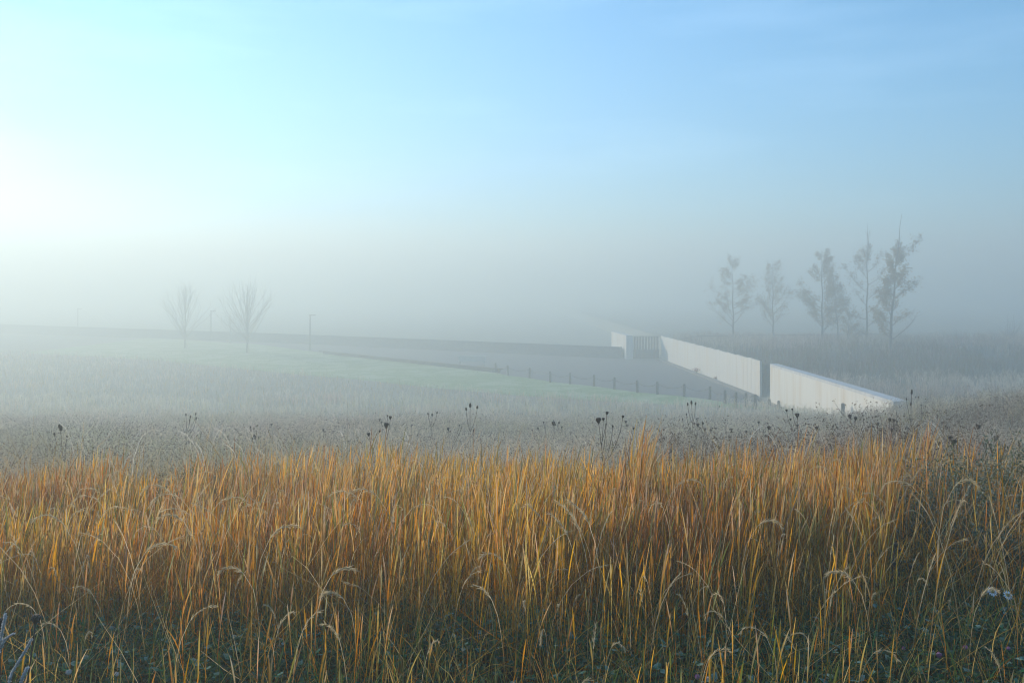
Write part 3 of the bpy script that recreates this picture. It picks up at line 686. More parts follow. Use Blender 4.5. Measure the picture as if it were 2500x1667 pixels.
# ---- frosted weeds from the grass band down the hill
def branchy(acc, n, D0, D1, H0, H1, nb, nh, hr, cols, wcols, frost=.5, wmin=.003, mask=None, tan=.70, headcol=None):
    x, y = scat(n, D0, D1, tan)
    if mask is not None: k = mask(x, y); x, y = x[k], y[k]; n = len(x)
    n = len(x)
    k = (fbm(x * .7, y * .7, 43) + rng.uniform(-.10, .10, n) > .38) & ~((x > 14.2) & (x < 19) & (y > 29.5) & (y < 38.7) & (rng.uniform(0, 1, n) < .8)); x, y = x[k], y[k]; n = len(x)
    u = rng.uniform; patch = fbm(x * .45, y * .45, 41); L = u(H0, H1, n) * (.45 + 1.0 * patch); phi = u(0, 6.28, n)
    ts = [0, .4, .75, 1]; P, th = curves(base_of(x, y), L, phi, np.abs(rng.normal(.05, .08, n)), np.abs(rng.normal(.25, .25, n)), np.full(n, 1.5), ts)
    wd = np.maximum(wmin, y * .00042); c = colr(n, cols, wcols, .3); c = c * (.55 + .9 * fbm(x * .3, y * .3, 47))[:, None] * (1 + (fbm(x * .15, y * .15, 48) - .5)[:, None] * np.array([-.5, .5, -.3]))
    FRW = np.array([.80, .73, .60]) if not headcol else FROST
    fr = np.clip(frost * (.15 + 1.5 * fbm(x * .25, y * .25, 45)) * u(.4, 1.3, n), 0, 1)[:, None, None]; t = np.array(ts)[None, :, None]
    C = c[:, None] + (FRW - c[:, None]) * fr * (.15 + .85 * t)
    acc.ribbon(P, wd[:, None] * np.array([1, .9, .7, .5])[None], side_of(u(0, 3.14, n)), C)
    heads = [P[:, -1]]; hy = [y]; hf = [fr[:, 0, 0]]
    for q in range(nb):
        f = u(.35, .95, n); k = np.clip((f * 3).astype(int), 0, 2); ar = np.arange(n); a = P[ar, k]; b2 = P[ar, k + 1]; p0 = a + (b2 - a) * u(0, 1, n)[:, None]
        ph = u(0, 6.28, n); Lb = L * u(.18, .42, n); Pb, _ = curves(p0, Lb, ph, u(.7, 1.2, n), u(.1, .6, n), np.full(n, 1.), [0, .5, 1])
        cb = c + (FRW - c) * fr[:, 0] * .9; acc.ribbon(Pb, (wd * .6)[:, None] * np.array([1, .8, .5])[None], side_of(ph + 1.57), np.repeat(cb[:, None], 3, 1))
        heads.append(Pb[:, -1]); hy.append(y); hf.append(fr[:, 0, 0])
    if nh:
        Hp = np.concatenate(heads); Hy = np.concatenate(hy); Hf = np.concatenate(hf)
        for q in range(nh):
            m = len(Hp); r = np.maximum(hr, Hy * .00035) * u(.6, 1.3, m); pp = Hp + rng.normal(0, 1, (m, 3)) * np.array([1, 1, .6]) * (hr * 2.2) * (q > 0)
            dk = colr(m, headcol if headcol is not None else [BROWN, BROWN * .6, PLUM * .7], None, .3); acc.blob(pp, r, r * 1.5, dk + (FROST - dk) * np.clip(Hf * .9, 0, .7)[:, None], dk)
FIELD = [np.array([.36, .26, .18]), np.array([.52, .42, .26]), np.array([.48, .40, .28]), OLIVE * 2.1]
def field_mask(x, y):       # the weeds stop at the lawn, the walk and the wall
    wx = np.array([p[0] for p in weedge]); wy = np.array([p[1] for p in weedge]); o_ = np.argsort(wx)
    lim = np.interp(x, wx[o_], wy[o_]) + (fbm(x * .8, y * .8, 61) - .5) * 4 + rng.uniform(-.7, .7, len(x))
    return np.where(x < 17.1, y < lim, np.where(x > 18.3, True, y < 38.0))
acc = Acc()
branchy(acc, 18500, 7.8, 14, .38, .72, 7, 1, .0064, FIELD, [.3, .3, .25, .15], .95, .0028)
branchy(acc, 17000, 13, 26, .38, .72, 5, 1, .0092, FIELD, [.3, .3, .25, .15], 1.0, .004)
branchy(acc, 17000, 20, 40, .40, .70, 4, 1, .0105, FIELD, [.35, .2, .3, .15], .85, .005, field_mask)
branchy(acc, 17000, 34, 60, .40, .70, 4, 0, .01, FIELD, [.35, .2, .3, .15], .9, .008, lambda x, y: field_mask(x, y) & (x < 18.3))
branchy(acc, 14000, 56, 105, .35, .65, 4, 0, .01, FIELD, [.35, .2, .3, .15], .9, .01, lambda x, y: field_mask(x, y) & (x < 18.3))
blades(acc, 31000, 7.8, 16, .22, .5, [np.array([.55, .45, .28]), OCHRE, OLIVE * 1.3, np.array([.40, .36, .26])], [.35, .12, .2, .33], (.5, 2.2), (.0035, .006), 1.0)
blades(acc, 26000, 16, 34, .28, .55, [STRAW, OLIVE, np.array([.3, .28, .22])], [.35, .2, .45], (.5, 2.2), (.007, .012), .9, mask=field_mask)
blades(acc, 30000, 34, 100, .3, .55, [STRAW * .8, OLIVE, np.array([.34, .31, .26])], [.3, .2, .5], (.5, 2.0), (.018, .03), .95, mask=lambda x, y: field_mask(x, y) & (x < 18.3))
# darker, less frosted plants among the grass tops on the right
RB = [np.array([.16, .075, .04]), np.array([.10, .055, .035]), np.array([.20, .12, .06])]
branchy(acc, 4000, 8.0, 15, .40, .68, 8, 2, .0075, RB, None, .30, .003, lambda x, y: (x / y > .16 + rng.uniform(-.1, .1, len(x))) & (fbm(x * .6, y * .6, 91) > .36))
branchy(acc, 3600, 9, 24, .5, .85, 8, 2, .009, RB, None, .35, .004, lambda x, y: (x / y > .47 + rng.uniform(-.04, .04, len(x))))
branchy(acc, 5200, 14, 30, .40, .68, 7, 1, .009, RB, None, .38, .005, lambda x, y: (x / y > .30 + rng.uniform(-.12, .12, len(x))) & field_mask(x, y))
branchy(acc, 1500, 6.6, 11, .55, .85, 7, 2, .0060, [BROWN, PLUM], None, .18, .003, lambda x, y: (x / y > .16) & (x / y < .50))
tag(acc.build('frosted_weeds', M_veg2), 'grey frosted weeds and small seed heads covering the falling hillside', 'weeds', kind='stuff')

# ---- brush on the mound behind the wall
acc = Acc()
def moundm(x, y): return (x > 18.4) & (x < 62)
def dens(lo): return lambda x, y: moundm(x, y) & (fbm(x * .18, y * .18, 71) + rng.uniform(-.15, .15, len(x)) > lo)
def zone(lo, up):
    def f(x, y):
        q = y + (fbm(x * .10, y * .10, 75) - .5) * 16 + rng.uniform(-2, 2, len(x)); return moundm(x, y) & (q > lo) & (q < up)
    return f
branchy(acc, 38000, 34, 70, .4, .95, 5, 0, .01, [PLUM * 1.7, np.array([.40, .31, .28]), BROWN * 2.2], None, .85, .012, zone(30, 61))
branchy(acc, 40000, 54, 86, .4, .95, 5, 0, .01, [BROWN, np.array([.16, .085, .06]), OLIVE * .7], None, .10, .012, zone(61, 77))  # dark band: less frosted brown brush, with slope shade put into its colour
branchy(acc, 34000, 68, 104, .4, 1.0, 5, 0, .01, [PLUM * 1.3, np.array([.26, .20, .17]), BROWN * 1.5], None, .55, .014, zone(77, 104))
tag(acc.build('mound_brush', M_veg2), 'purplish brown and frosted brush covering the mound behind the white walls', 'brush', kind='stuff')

# ---- short frosted blades on the lawn
acc = Acc()
n = 26000; x, y = scat(n, 54, 110); wxy = np.array(weedge); exy = np.array(edge); o1 = np.argsort(wxy[:, 0]); o2 = np.argsort(exy[:, 0])
k = (y > np.interp(x, wxy[o1, 0], wxy[o1, 1])) & (y < np.interp(x, exy[o2, 0], exy[o2, 1]) - .1) & (x < 16.5); x, y = x[k], y[k]; n = len(x)
P, _ = curves(base_of(x, y), rng.uniform(.04, .09, n), rng.uniform(0, 6.28, n), np.full(n, .2), rng.uniform(.3, 1.5, n), np.full(n, 1.), [0, .5, 1])
c = colr(n, [np.array([.14, .26, .06]), np.array([.32, .40, .24]), np.array([.22, .30, .09])], None, .2)
P[..., 2] += .04; acc.ribbon(P, np.full((n, 3), .05) * np.array([1, .8, .3]), side_of(rng.uniform(0, 3.1, n)), np.repeat(c[:, None], 3, 1))
tag(acc.build('lawn_grass', M_veg2), 'short pale green frosted grass of the lawn', 'grass', kind='stuff')

# ------------------------------------------------------------------ green frosted shrubs at the right
def shrub(px, D, Rx, H, label, seed, cols, frost):
    x = (px - HX) / FPX * D; e = empty('frosted_shrub', (x, D, float(ground_z(x, D))), label, 'shrub', 'green frosted shrubs at the right edge of the grass')
    g = np.random.default_rng(seed); n = 130; acc = Acc(); ph = g.uniform(0, 6.28, n); b = np.zeros((n, 3)); b[:, 0] = g.normal(0, Rx * .45, n); b[:, 1] = g.normal(0, Rx * .35, n)
    L = H * g.uniform(.6, 1.08, n) * (1 - .35 * np.clip(np.abs(b[:, 0]) / Rx, 0, 1)); ts = np.linspace(0, 1, 8)
    P, _ = curves(b, L, ph, g.uniform(0, .3, n), g.uniform(.2, 1.0, n), np.full(n, 1.3), ts); c = np.tile(np.array([.12, .09, .04]), (n, 8, 1)); acc.ribbon(P, np.full((n, 8), .004), side_of(ph), c)
    acc.build('stems', M_leafm, e); acc = Acc()
    nl = 85; k = g.uniform(.25, 1, (n, nl)); i = np.clip((k * 7).astype(int), 0, 6); fr = (k * 7 - i)[..., None]; ar = np.arange(n)[:, None]
    p = (P[ar, i] * (1 - fr) + P[ar, i + 1] * fr).reshape(-1, 3); m = len(p); p = p + g.normal(0, .022, p.shape)
    d = g.normal(0, 1, (m, 3)); d[:, 2] += .5; d /= np.linalg.norm(d, axis=1)[:, None]; s = np.cross(d, g.normal(0, 1, (m, 3))); s /= np.linalg.norm(s, axis=1)[:, None]
    Ll = g.uniform(.010, .026, m); c = np.array(cols)[g.integers(0, len(cols), m)] * g.uniform(.6, 1.3, (m, 1)); f = (g.uniform(0, 1, m) ** 1.5 * frost * np.clip(k.reshape(-1) * 1.4 - .4, 0, 1))[:, None]
    acc.leaf(p, d, s, Ll, Ll * .6, c, c + (np.array([.62, .68, .62]) - c) * f); acc.build('leaves', M_leafm, e)
SG = [(.07, .10, .03), (.10, .12, .03), (.04, .08, .04)]
shrub(2360, 5.9, .55, .78, 'frosted green leafy shrub rising right of the golden grass', 1, SG, .9)
shrub(2470, 6.6, .5, .95, 'taller green frosted shrub at the right edge of the photo', 2, SG, .8)
shrub(2270, 5.6, .4, .5, 'low dark green shrub where the golden grass ends on the right', 3, [(.05, .07, .02), (.07, .08, .02)], .6)
shrub(2440, 5.0, .45, .45, 'low shrub with teal frosted leaves in front of the taller one at the right', 4, [(.03, .08, .05), (.05, .09, .04)], .5)
shrub(470, 7.4, .5, .62, 'pale olive frosted shrub among the grass tops on the left', 5, [(.12, .13, .05), (.16, .15, .06)], .9)
shrub(1690, 7.6, .45, .66, 'olive frosted shrub behind the grass right of the middle', 6, [(.12, .13, .04), (.09, .11, .04)], .9)
shrub(2000, 7.4, .45, .60, 'yellow-green frosted shrub below the dark seed heads near the wall end', 7, [(.14, .13, .03), (.10, .11, .03)], .6)

# ------------------------------------------------------------------ tall seed-head plants
def lathe(prof, sides, c, ax, V, F, jit=0, r=None):
    base = len(V); ax = Vector(ax).normalized(); a = ax.cross(Vector((.2, 1, .1))).normalized(); b = ax.cross(a)
    for rr, h in prof:
        for k in range(sides):
            an = 2 * math.pi * k / sides; q = rr * (1 + (r.uniform(-jit, jit) if r else 0)); V.append(Vector(c) + ax * h + (a * math.cos(an) + b * math.sin(an)) * q)
    for i in range(len(prof) - 1):
        for k in range(sides):
            k2 = (k + 1) % sides; F.append((base + i * sides + k, base + i * sides + k2, base + (i + 1) * sides + k2, base + (i + 1) * sides + k))
    F.append(tuple(base + k for k in range(sides))[::-1]); F.append(tuple(base + (len(prof) - 1) * sides + k for k in range(sides)))
M_head = mat_noise('dark_seed_head', (.030, .020, .012), (.085, .055, .035), 90, .95, .3)
M_headf = mat_veg('frosted_bristles', .2)
def solve_D(px, py, h, D0=5.5, D1=45):
    for D in np.arange(D0, D1, .1):
        x, y, z = ray(px, py, D)
        if z - float(ground_z(x, y)) <= h: return D
    return D1
def seed_plant(kind, heads, label, h=1.0, D=None, base_dx=0, group='tall dark seed heads standing above the frosted weeds', seed=0, frost=.5, fork=.55):
    """heads: (px, py, width in px); the first head is the leader"""
    r = random.Random(int(heads[0][0]) + seed); g = np.random.default_rng(int(heads[0][0]) + seed)
    if D is None: D = min(max((73 if kind == 't' else 112) / max(q[2] for q in heads), 7.2), 24)
    hx, hy, hz = ray(heads[0][0], heads[0][1], D); bx = hx + base_dx / FPX * D; bz = float(ground_z(bx, D))
    e = empty('teasel' if kind == 't' else 'wild_carrot', (bx, D, bz), label, 'seed head plant', group)
    B = Vector((0, 0, 0)); top = Vector((hx - bx, 0, hz - bz)); V = []; F = []; H = top.z
    mid = B.lerp(top, .5) + Vector((r.uniform(-.03, .03), r.uniform(-.03, .03), 0)); sr = max(.0028, D * .00028)
    def bez(a, c, b, n=7): return [(a * (1 - t) ** 2 + c * 2 * t * (1 - t) + b * t * t) for t in [i / n for i in range(n + 1)]]
    main = bez(B - Vector((0, 0, .03)), mid + Vector((r.uniform(-.04, .04), 0, 0)), top, 8); tube(main, [lerp(sr * 1.4, sr * .8, i / 8) for i in range(9)], 5, V, F)
    for j, (px, py, wpx) in enumerate(heads):
        dy = 0 if j == 0 else r.uniform(-.08, .08); q = ray(px, py, D + dy); c = Vector((q[0] - bx, q[1] - D, q[2] - bz)); s = wpx / FPX * D
        if j == 0: ax = (main[-1] - main[-3]).normalized()
        else:
            f0 = max(.15, min(.9, (c.z / H) - abs(c.x - top.x) / H * 1.0 - .22)) if c.z < H * 1.2 else fork; k = f0 * 8; i0 = int(k); a = main[min(i0, 7)].lerp(main[min(i0 + 1, 8)], k - i0)
            ctrl = Vector((lerp(a.x, c.x, .85), lerp(a.y, c.y, .7), lerp(a.z, c.z, .45))); P = bez(a, ctrl, c, 6); tube(P, [sr * .85] * 6 + [sr * .6], 5, V, F); ax = (P[-1] - P[-3]).normalized()
        HV = []; HF = []
        if kind == 't':
            hh = s * 1.9; prof = [(s * .12, -hh * .5), (s * .40, -hh * .40), (s * .50, -hh * .1), (s * .46, hh * .2), (s * .26, hh * .42), (s * .05, hh * .5)]
        else:
            hh = s * 1.05; prof = [(s * .06, -hh * .75), (s * .20, -hh * .55), (s * .42, -hh * .2), (s * .50, hh * .08), (s * .40, hh * .25), (s * .16, hh * .30)]
        lathe(prof, 9, c, ax, HV, HF, .16, r); hd = vf_obj('seed_head', HV, HF, M_head, e)
        # bristles, frosted at their tips
        nbr = int(60 if wpx > 7 else 26); ac = Acc(); th = g.uniform(0, 6.283, nbr); v = g.uniform(0, 1, nbr); A = ax.cross(Vector((.2, 1, .1))).normalized(); Bv = ax.cross(A); A, Bv, AX = map(np.array, (A, Bv, ax))
        hs = np.array([p[1] for p in prof]); rs = np.array([p[0] for p in prof]); hv = hs[1] + (hs[-1] - hs[1]) * v; rv = np.interp(hv, hs, rs)
        rad = np.cos(th)[:, None] * A + np.sin(th)[:, None] * Bv; p0 = np.array(c) + AX * hv[:, None] + rad * (rv * .9)[:, None]
        dr = rad * (.8 if kind == 't' else .35) + AX * (.5 if kind == 't' else 1.0) + g.normal(0, .2, (nbr, 3)); dr /= np.linalg.norm(dr, axis=1)[:, None]; Lb = s * g.uniform(.12, .30, nbr)
        p1 = p0 + dr * Lb[:, None]; sdv = np.cross(dr, g.normal(0, 1, (nbr, 3))); sdv /= np.linalg.norm(sdv, axis=1)[:, None]; ww = np.full((nbr, 2), s * .07); ww[:, 1] *= .4
        ft = np.clip(dr[:, 2:3] * .6 + frost, 0, 1) * g.uniform(.2, 1, (nbr, 1)); c0 = np.tile(np.array([.06, .042, .03]), (nbr, 1)); c1 = c0 + (FROST - c0) * ft * .8
        ac.ribbon(np.stack([p0, p1], 1), ww, sdv, np.stack([c0, c1], 1)); ac.build('bristles', M_headf, hd)
    vf_obj('stem', V, F, M_stalk, e)
    return e
SP = seed_plant
SP('c', [(943, 1036, 13), (953, 1018, 8), (946, 1014, 4), (900, 1059, 8), (927, 1052, 6), (910, 1093, 5)], 'branched wild carrot with one big round dark head, left of the middle', 1.0, base_dx=2)
SP('t', [(1148, 989, 6), (1138, 998, 4.5), (1165, 994, 4.5), (1156, 1050, 3)], 'three-headed teasel standing clear against the pale field, nearest the middle', 1.0, base_dx=6)
SP('t', [(1055, 1012, 4), (1045, 1010, 3.5), (1067, 1007, 3.5), (1050, 1040, 3), (1059, 1035, 3)], 'faint thin teasel left of the clear three-headed one', .95, base_dx=0)
SP('c', [(1094, 1046, 7.5), (1099, 1053, 4), (1122, 1037, 3.5), (1128, 1035, 2.5)], 'wild carrot with one dark head and a thin twig, between two teasels', .95, base_dx=10)
SP('c', [(1351, 1032, 9), (1355, 1036, 5)], 'single-stemmed wild carrot head on an upright stalk, right of a branched cluster', .95, base_dx=0)
SP('c', [(1327, 1030, 5), (1313, 1045, 6), (1299, 1049, 4), (1306, 1065, 4), (1319, 1073, 5), (1337, 1070, 6), (1332, 1043, 3)], 'branched cluster of small dark carrot heads left of the upright single head', .9, base_dx=22)
SP('c', [(1461, 1024, 14), (1482, 1007, 8), (1473, 1022, 7), (1521, 1016, 7), (1496, 1040, 5), (1480, 1034, 3), (1547, 1045, 5)], 'largest wild carrot, a broad dark head among smaller ones beside the tallest golden tuft', 1.1, base_dx=22)
SP('c', [(1425, 1076, 7), (1408, 1066, 5), (1436, 1083, 9), (1419, 1094, 7)], 'low group of dark carrot heads under the largest one', .75, base_dx=8)
SP('t', [(1688, 982, 5), (1679, 986, 4), (1698, 985, 4), (1676, 1011, 3), (1666, 1023, 3)], 'small teasel far down the slope in front of the rope posts', .95, base_dx=0)
SP('c', [(1704, 1036, 8), (1716, 1033, 6), (1668, 1082, 6)], 'pair of dark heads side by side below the small far teasel', .85, base_dx=4)
SP('c', [(1946, 1012, 11), (1920, 1001, 6), (1934, 998, 5), (1930, 1023, 5)], 'round dark head in front of the near concrete wall with small ones up-left', 1.0, base_dx=0)
SP('c', [(1877, 1043, 9), (1868, 1064, 6), (1875, 1065, 7), (1881, 1074, 7), (1900, 1070, 5), (1838, 1082, 9)], 'cluster of dark heads one above another, left of the wall-front round head', .95, base_dx=0)
SP('c', [(1994, 1043, 10), (1990, 1063, 4), (1994, 1076, 6), (2034, 1040, 5), (2026, 1072, 6)], 'lumpy dark head in the frosted weeds below the concrete wall', .85, base_dx=-6)
SP('c', [(2075, 1015, 9), (2089, 1020, 9), (2109, 1023, 5), (2118, 1030, 5)], 'two round dark heads close together with slanting stems, below the wall', 1.0, base_dx=24)
SP('c', [(2172, 1023, 9), (2183, 1025, 8), (2190, 1028, 5), (2177, 1048, 10), (2152, 1050, 8), (2105, 1051, 6), (2116, 1049, 8)], 'wide cluster of dark heads below the right end of the wall', 1.0, base_dx=-4)
SP('t', [(2226, 954, 4), (2226, 958, 5), (2224, 985, 4), (2213, 974, 3)], 'lone thin teasel standing right of the concrete wall end', 1.05, base_dx=2)
SP('c', [(2388, 1040, 11)], 'single frosted dark head in the weeds near the right edge', .85)
SP('c', [(2433, 1065, 13)], 'large frosted round head nearest the right edge', .85, base_dx=2)
SP('c', [(2328, 1077, 15), (2321, 1068, 10), (2292, 1081, 11), (2270, 1082, 12), (2294, 1114, 11), (2318, 1110, 10), (2352, 1147, 12)], 'group of broad frost-capped heads above the green shrub', .95, base_dx=22)
SP('c', [(2470, 1115, 9), (2423, 1134, 8), (2397, 1089, 5)], 'small frosted heads low at the right above the taller shrub', .8)
SP('t', [(145, 1040, 5.5), (149, 1045, 7), (133, 1060, 5), (163, 1067, 5), (160, 1086, 4), (135, 1092, 4)], 'tall teasel with a double head, clearest one on the left', .95, base_dx=4)
SP('t', [(117, 1055, 3.5), (107, 1062, 4), (95, 1063, 3.5), (112, 1070, 3.5), (112, 1099, 3)], 'thin group of small teasel heads left of the double-headed one', .9, base_dx=4)
SP('t', [(245, 1060, 3.5), (239, 1064, 3.5)], 'tiny pair of teasel heads right of the double-headed one', .85)
SP('t', [(454, 1012, 3.5), (465, 1017, 4), (478, 1010, 3.5), (479, 1021, 4), (463, 1025, 3), (452, 1055, 3.5), (492, 1054, 3.5), (481, 1063, 3), (467, 1066, 3)], 'many-headed faint teasel left of the middle of the field', 1.0, base_dx=2)
SP('t', [(621, 1067, 7), (632, 1068, 4.5), (617, 1070, 4), (611, 1043, 3.5), (620, 1046, 3.5), (628, 1039, 3)], 'teasel with clustered heads above a dark frosted bush top', .9, base_dx=4)
SP('c', [(554, 1106, 10), (535, 1110, 6), (582, 1100, 6), (594, 1130, 7)], 'flat-topped dark head among white drooping grass, left of the middle', .8, base_dx=0)
SP('c', [(220, 1151, 9), (207, 1145, 4), (195, 1165, 4)], 'dark heads just above the grass tops on the left', .75)
SP('c', [(112, 1164, 5), (72, 1147, 4)], 'small low dark heads near the left edge above the grass', .72)
SP('c', [(454, 1141, 6), (434, 1127, 5), (449, 1125, 3), (490, 1112, 4), (500, 1138, 5)], 'scattered small heads over the frosted olive shrub', .75)
SP('c', [(1001, 1101, 7), (1053, 1080, 4), (1042, 1084, 3), (1032, 1085, 3), (1030, 1083, 3), (1010, 1089, 3)], 'low carrot head with a line of tiny ones to its right', .75)
SP('c', [(2187, 1329, 12), (2195, 1341, 9), (2180, 1375, 14), (2198, 1370, 10), (2125, 1355, 8), (2223, 1383, 9)], 'frost-capped dark heads on twisted stems inside the golden grass at right', .7, D=4.6, base_dx=10)
SP('c', [(2142, 1427, 13), (2113, 1421, 10)], 'two frosted heads deep in the grass under the twisted ones', .5, D=4.4, base_dx=4)
SP('c', [(88, 1507, 22)], 'large close frosted seed head on an orange stalk at bottom left', .5, D=3.0, base_dx=-70, frost=.8)
SP('c', [(0, 1515, 20)], 'dark frosted head cut by the left edge of the photo', .5, D=3.0, base_dx=-20, frost=.8)
# small ones scattered in the far frosted field, all alike
gg = random.Random(99)
for i in range(64):
    px = gg.uniform(1520, 2490) if i % 5 else gg.uniform(650, 1500); py = gg.uniform(980, 1085) if px > 1950 else gg.uniform(1018, 1070)
    q = 1 + max(0, (py - 1010) / 75); SP('c', [(px, py, gg.uniform(3.2, 5.2) * q), (px + gg.uniform(-16, 16) * q, py + gg.uniform(3, 14) * q, gg.uniform(2.6, 4) * q)], 'small dark two-headed carrot stalk scattered in the grey frosted field', gg.uniform(.75, .95), group='small dark stalks in the frosted field', seed=i)

# ------------------------------------------------------------------ two white daisies, clover flowers, close frosted twigs
M_petal = mat_noise('pale_petal', (.62, .68, .74), (.75, .80, .84), 60, .8, 0)
M_disc = mat_noise('flower_centre', (.20, .16, .05), (.30, .25, .08), 90, .9, .2)
M_gstem = mat_noise('green_stem', (.06, .09, .03), (.12, .14, .06), 40, .9, 0)
M_pink = mat_noise('clover_pink', (.32, .10, .24), (.50, .22, .40), 120, .9, 0)
M_pale = mat_noise('pale_bud', (.45, .38, .34), (.62, .56, .50), 120, .9, 0)
def daisy(px, py, D, s, label, tilt):
    x, y, z = ray(px, py, D); gz = float(ground_z(x, D)); e = empty('daisy', (x, D, gz), label, 'flower')
    C = Vector((0, 0, z - gz)); n = Vector((tilt, -.75, .65)).normalized(); V = []; F = []; tube([(0.02, .03, 0), (.015, .03, C.z * .6), C - n * .01], [.002, .002, .0018], 5, V, F); vf_obj('stem', V, F, M_gstem, e)
    a = n.cross(Vector((1, 0, 0))).normalized(); b = n.cross(a); V = []; F = []; r = random.Random(px)
    for k in range(15):
        an = k * 2 * math.pi / 15 + r.uniform(-.1, .1); d = a * math.cos(an) + b * math.sin(an); t = n.cross(d); L = s * r.uniform(.85, 1.05); i = len(V); dn = n * (-s * r.uniform(.0, .3))
        for th_ in (0, .0006): 
            V += [C + d * s * .28 + n * th_, C + d * L * .65 + t * s * .12 + dn * .3 + n * th_, C + d * L + dn + n * th_, C + d * L * .65 - t * s * .12 + dn * .3 + n * th_]
        F += [(i, i + 1, i + 2, i + 3), (i + 7, i + 6, i + 5, i + 4), (i, i + 4, i + 5, i + 1), (i + 1, i + 5, i + 6, i + 2), (i + 2, i + 6, i + 7, i + 3), (i + 3, i + 7, i + 4, i)]
    vf_obj('petals', V, F, M_petal, e, smooth=False)
    V = []; F = []; lathe([(s * .30, -.003), (s * .32, 0), (s * .24, s * .12), (s * .08, s * .16)], 10, C, n, V, F); vf_obj('centre', V, F, M_disc, e)
daisy(2423, 1443, 4.2, .027, 'left one of two pale blue-white daisies at the lower right', -.15)
daisy(2461, 1452, 4.15, .027, 'right one of two pale blue-white daisies at the lower right', .1)
def clover(px, py, D, s, label, mat):
    x, y, z = ray(px, py, D); gz = float(ground_z(x, D)); e = empty('clover_flower', (x, D, gz), label, 'flower'); hz = max(z - gz, .04)
    V = []; F = []; tube([(.01, 0, 0), (0, 0, hz)], [.0016, .0014], 5, V, F); vf_obj('stem', V, F, M_gstem, e)
    g = np.random.default_rng(int(px)); V = []; F = []
    lathe([(s * .15, -s * .45), (s * .42, -s * .25), (s * .5, 0), (s * .4, s * .28), (s * .15, s * .45)], 9, (0, 0, hz), (0, 0, 1), V, F, .15, random.Random(int(px)))
    for k in range(30):
        d = Vector(g.normal(0, 1, 3)); d.z = abs(d.z) * .8; d.normalize(); c = Vector((0, 0, hz)); tube([c + d * s * .35, c + d * s * .62], [s * .07, s * .02], 4, V, F)
    vf_obj('flower_head', V, F, mat, e)
clover(2293, 1599, 3.75, .026, 'bright pink clover flower near the bottom right', M_pink)
clover(2278, 1594, 3.8, .022, 'grey faded clover head touching the bright pink one', M_pale)
clover(2358, 1580, 3.8, .020, 'dull pink clover head under a drooping grass at the lower right', M_pink)
clover(2207, 1582, 3.9, .018, 'small mauve clover head left of the bright pink one', M_pink)
clover(2462, 1583, 3.8, .018, 'small mauve clover head close to the right edge', M_pink)
clover(1703, 1652, 3.6, .022, 'pink clover head at the bottom, right of the middle', M_pink)
clover(1730, 1657, 3.6, .022, 'first of two whitish clover heads at the bottom edge', M_pale)
clover(1746, 1659, 3.6, .022, 'right whitish clover head of the pair at the bottom edge', M_pale)
clover(643, 1574, 3.8, .022, 'orange-brown dry clover head on a stalk left of the middle bottom', M_disc)
clover(168, 1640, 3.5, .022, 'pale pink frosted clover head in the bottom left leaves', M_pale)
clover(285, 1645, 3.5, .018, 'frosted white clover bud in the bottom left, right of the pale pink one', M_pale)

def twig(pts, D, r0, label, seed):
    g = np.random.default_rng(seed); P = [ray(px, py, D + 0.0) for px, py in pts]; bx, by, _ = P[0]; gz = float(ground_z(bx, by)); e = empty('frosted_stalk', (bx, by, gz), label, 'grass stalk', 'thick frosted stalks close to the camera')
    L = [Vector(p) - Vector((bx, by, gz)) for p in P]; dense = []
    L = [Vector((L[0].x, L[0].y, 0))] + L
    for a, b in zip(L[:-1], L[1:]):
        for t in range(8): dense.append(a.lerp(b, t / 8))
    dense.append(L[-1]); V = []; F = []; tube(dense, [r0 * .8 * (1 + .15 * math.sin(i * 1.9)) * (1 if i < len(dense) - 2 else .5) for i in range(len(dense))], 8, V, F); st = vf_obj('stalk', V, F, M_stalk2, e)
    ac = Acc(); n = 700; t = g.uniform(9 / len(dense), 1, n) * (len(dense) - 1.001); i = t.astype(int); A = np.array([tuple(q) for q in dense]); fr = (t - i)[:, None]; p = A[i] * (1 - fr) + A[i + 1] * fr
    d = g.normal(0, 1, (n, 3)); d[:, 2] = np.abs(d[:, 2]) * .8; d /= np.linalg.norm(d, axis=1)[:, None]; p = p + d * r0 * .7; s = np.cross(d, g.normal(0, 1, (n, 3))); s /= np.linalg.norm(s, axis=1)[:, None]; Ll = g.uniform(.0015, .004, n)
    c = np.tile(np.array([.70, .68, .66]), (n, 1)); ac.leaf(p, d, s, Ll, Ll * .6, c, c); ac.build('frost', M_headf, e)
M_stalk2 = mat_noise('frosted_stalk', (.30, .26, .22), (.52, .50, .47), 120, .9, .3)
twig([(-20, 1640), (0, 1570), (8, 1530), (14, 1498)], 2.3, .0035, 'upright frost-covered stalk at the left edge of the photo, bottom', 1)
twig([(-15, 1640), (-2, 1590), (12, 1560), (34, 1546)], 2.3, .0030, 'short curved frost-covered stalk beside the upright one at bottom left', 2)
twig([(10, 1700), (30, 1640), (55, 1600), (78, 1559)], 2.2, .0035, 'long slanting frost-covered stalk at bottom left', 3)
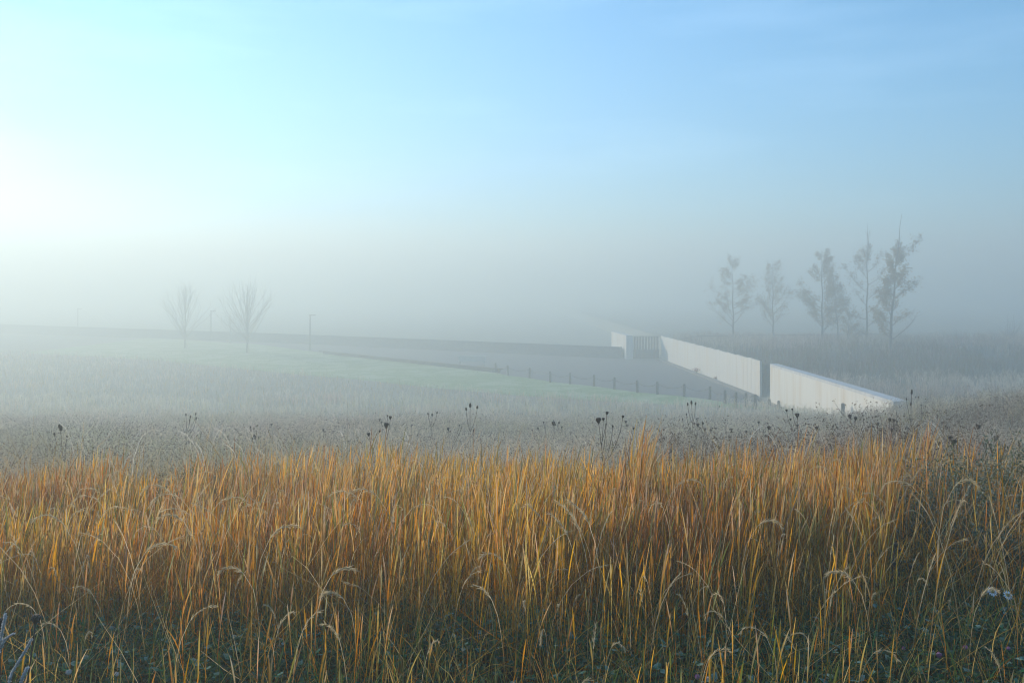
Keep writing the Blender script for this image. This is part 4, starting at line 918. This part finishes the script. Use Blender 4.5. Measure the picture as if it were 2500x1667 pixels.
twig([(40, 1700), (55, 1655), (68, 1628)], 2.2, .0035, 'shortest thick frost-covered stalk at bottom left, under the long one', 4)
# distinctive close nodding grasses (stuff of the same meadow)
acc = Acc(); g = np.random.default_rng(5)
for (px, D, L, phi, t1) in [(470, 4.6, .98, 3.0, 2.7), (455, 4.7, .90, 0.1, 2.6), (520, 4.7, .95, 3.3, 2.9), (500, 4.5, .80, 3.1, 2.5), (960, 4.7, .92, 3.1, 2.3), (990, 4.6, .95, 3.0, 2.6), (1460, 4.3, .75, 2.9, .9), (1480, 4.3, .80, 2.8, 1.3),
        (1450, 4.35, .72, 3.0, 1.0), (1800, 4.4, .78, .2, 2.8), (2290, 4.5, .95, .3, 2.9), (2330, 4.6, .95, 2.9, 2.9), (2140, 3.8, .60, 3.1, 2.2), (620, 4.1, .75, .3, 2.0), (760, 3.9, .6, .1, 2.2), (870, 3.7, .55, 3.0, 2.5), (230, 4.2, .85, 3.0, 2.4), (300, 4.0, .7, 0.2, 2.3), (640, 3.9, .62, 3.1, 2.6), (1610, 5.2, .9, 0.1, 2.5), (1260, 4.2, .6, 3, 2.3), (2360, 3.6, .55, .4, 2.4)]:
    x = np.array([(px - HX) / FPX * D]); nodding(acc, x, np.array([D]), np.array([L]), np.array([phi]), np.array([t1]), g, nawn=80, cbase=(.74, .62, .42), awn=.036, sw=.0032, head=.2, p=5.5)
tag(acc.build('nodding_grass', M_veg), 'scattered pale bristly grass heads drooping at the front of the golden band', 'grass', kind='stuff')

# ------------------------------------------------------------------ haze
hm, ht, ho = mat_new('haze')
pv = ht.nodes.new('ShaderNodeVolumePrincipled'); pv.inputs['Color'].default_value = (.66, .75, .76, 1); pv.inputs['Density'].default_value = HAZE_DENSITY; pv.inputs['Anisotropy'].default_value = .36
ht.links.new(pv.outputs[0], ho.inputs['Volume'])
bm = bmesh.new(); cbox(bm, 0, 0, (-9 + 20) / 2, 3100, 3100, 29); hz = bm_obj('haze', bm, hm); tag(hz, 'pale morning fog filling the whole place', 'fog', kind='stuff')
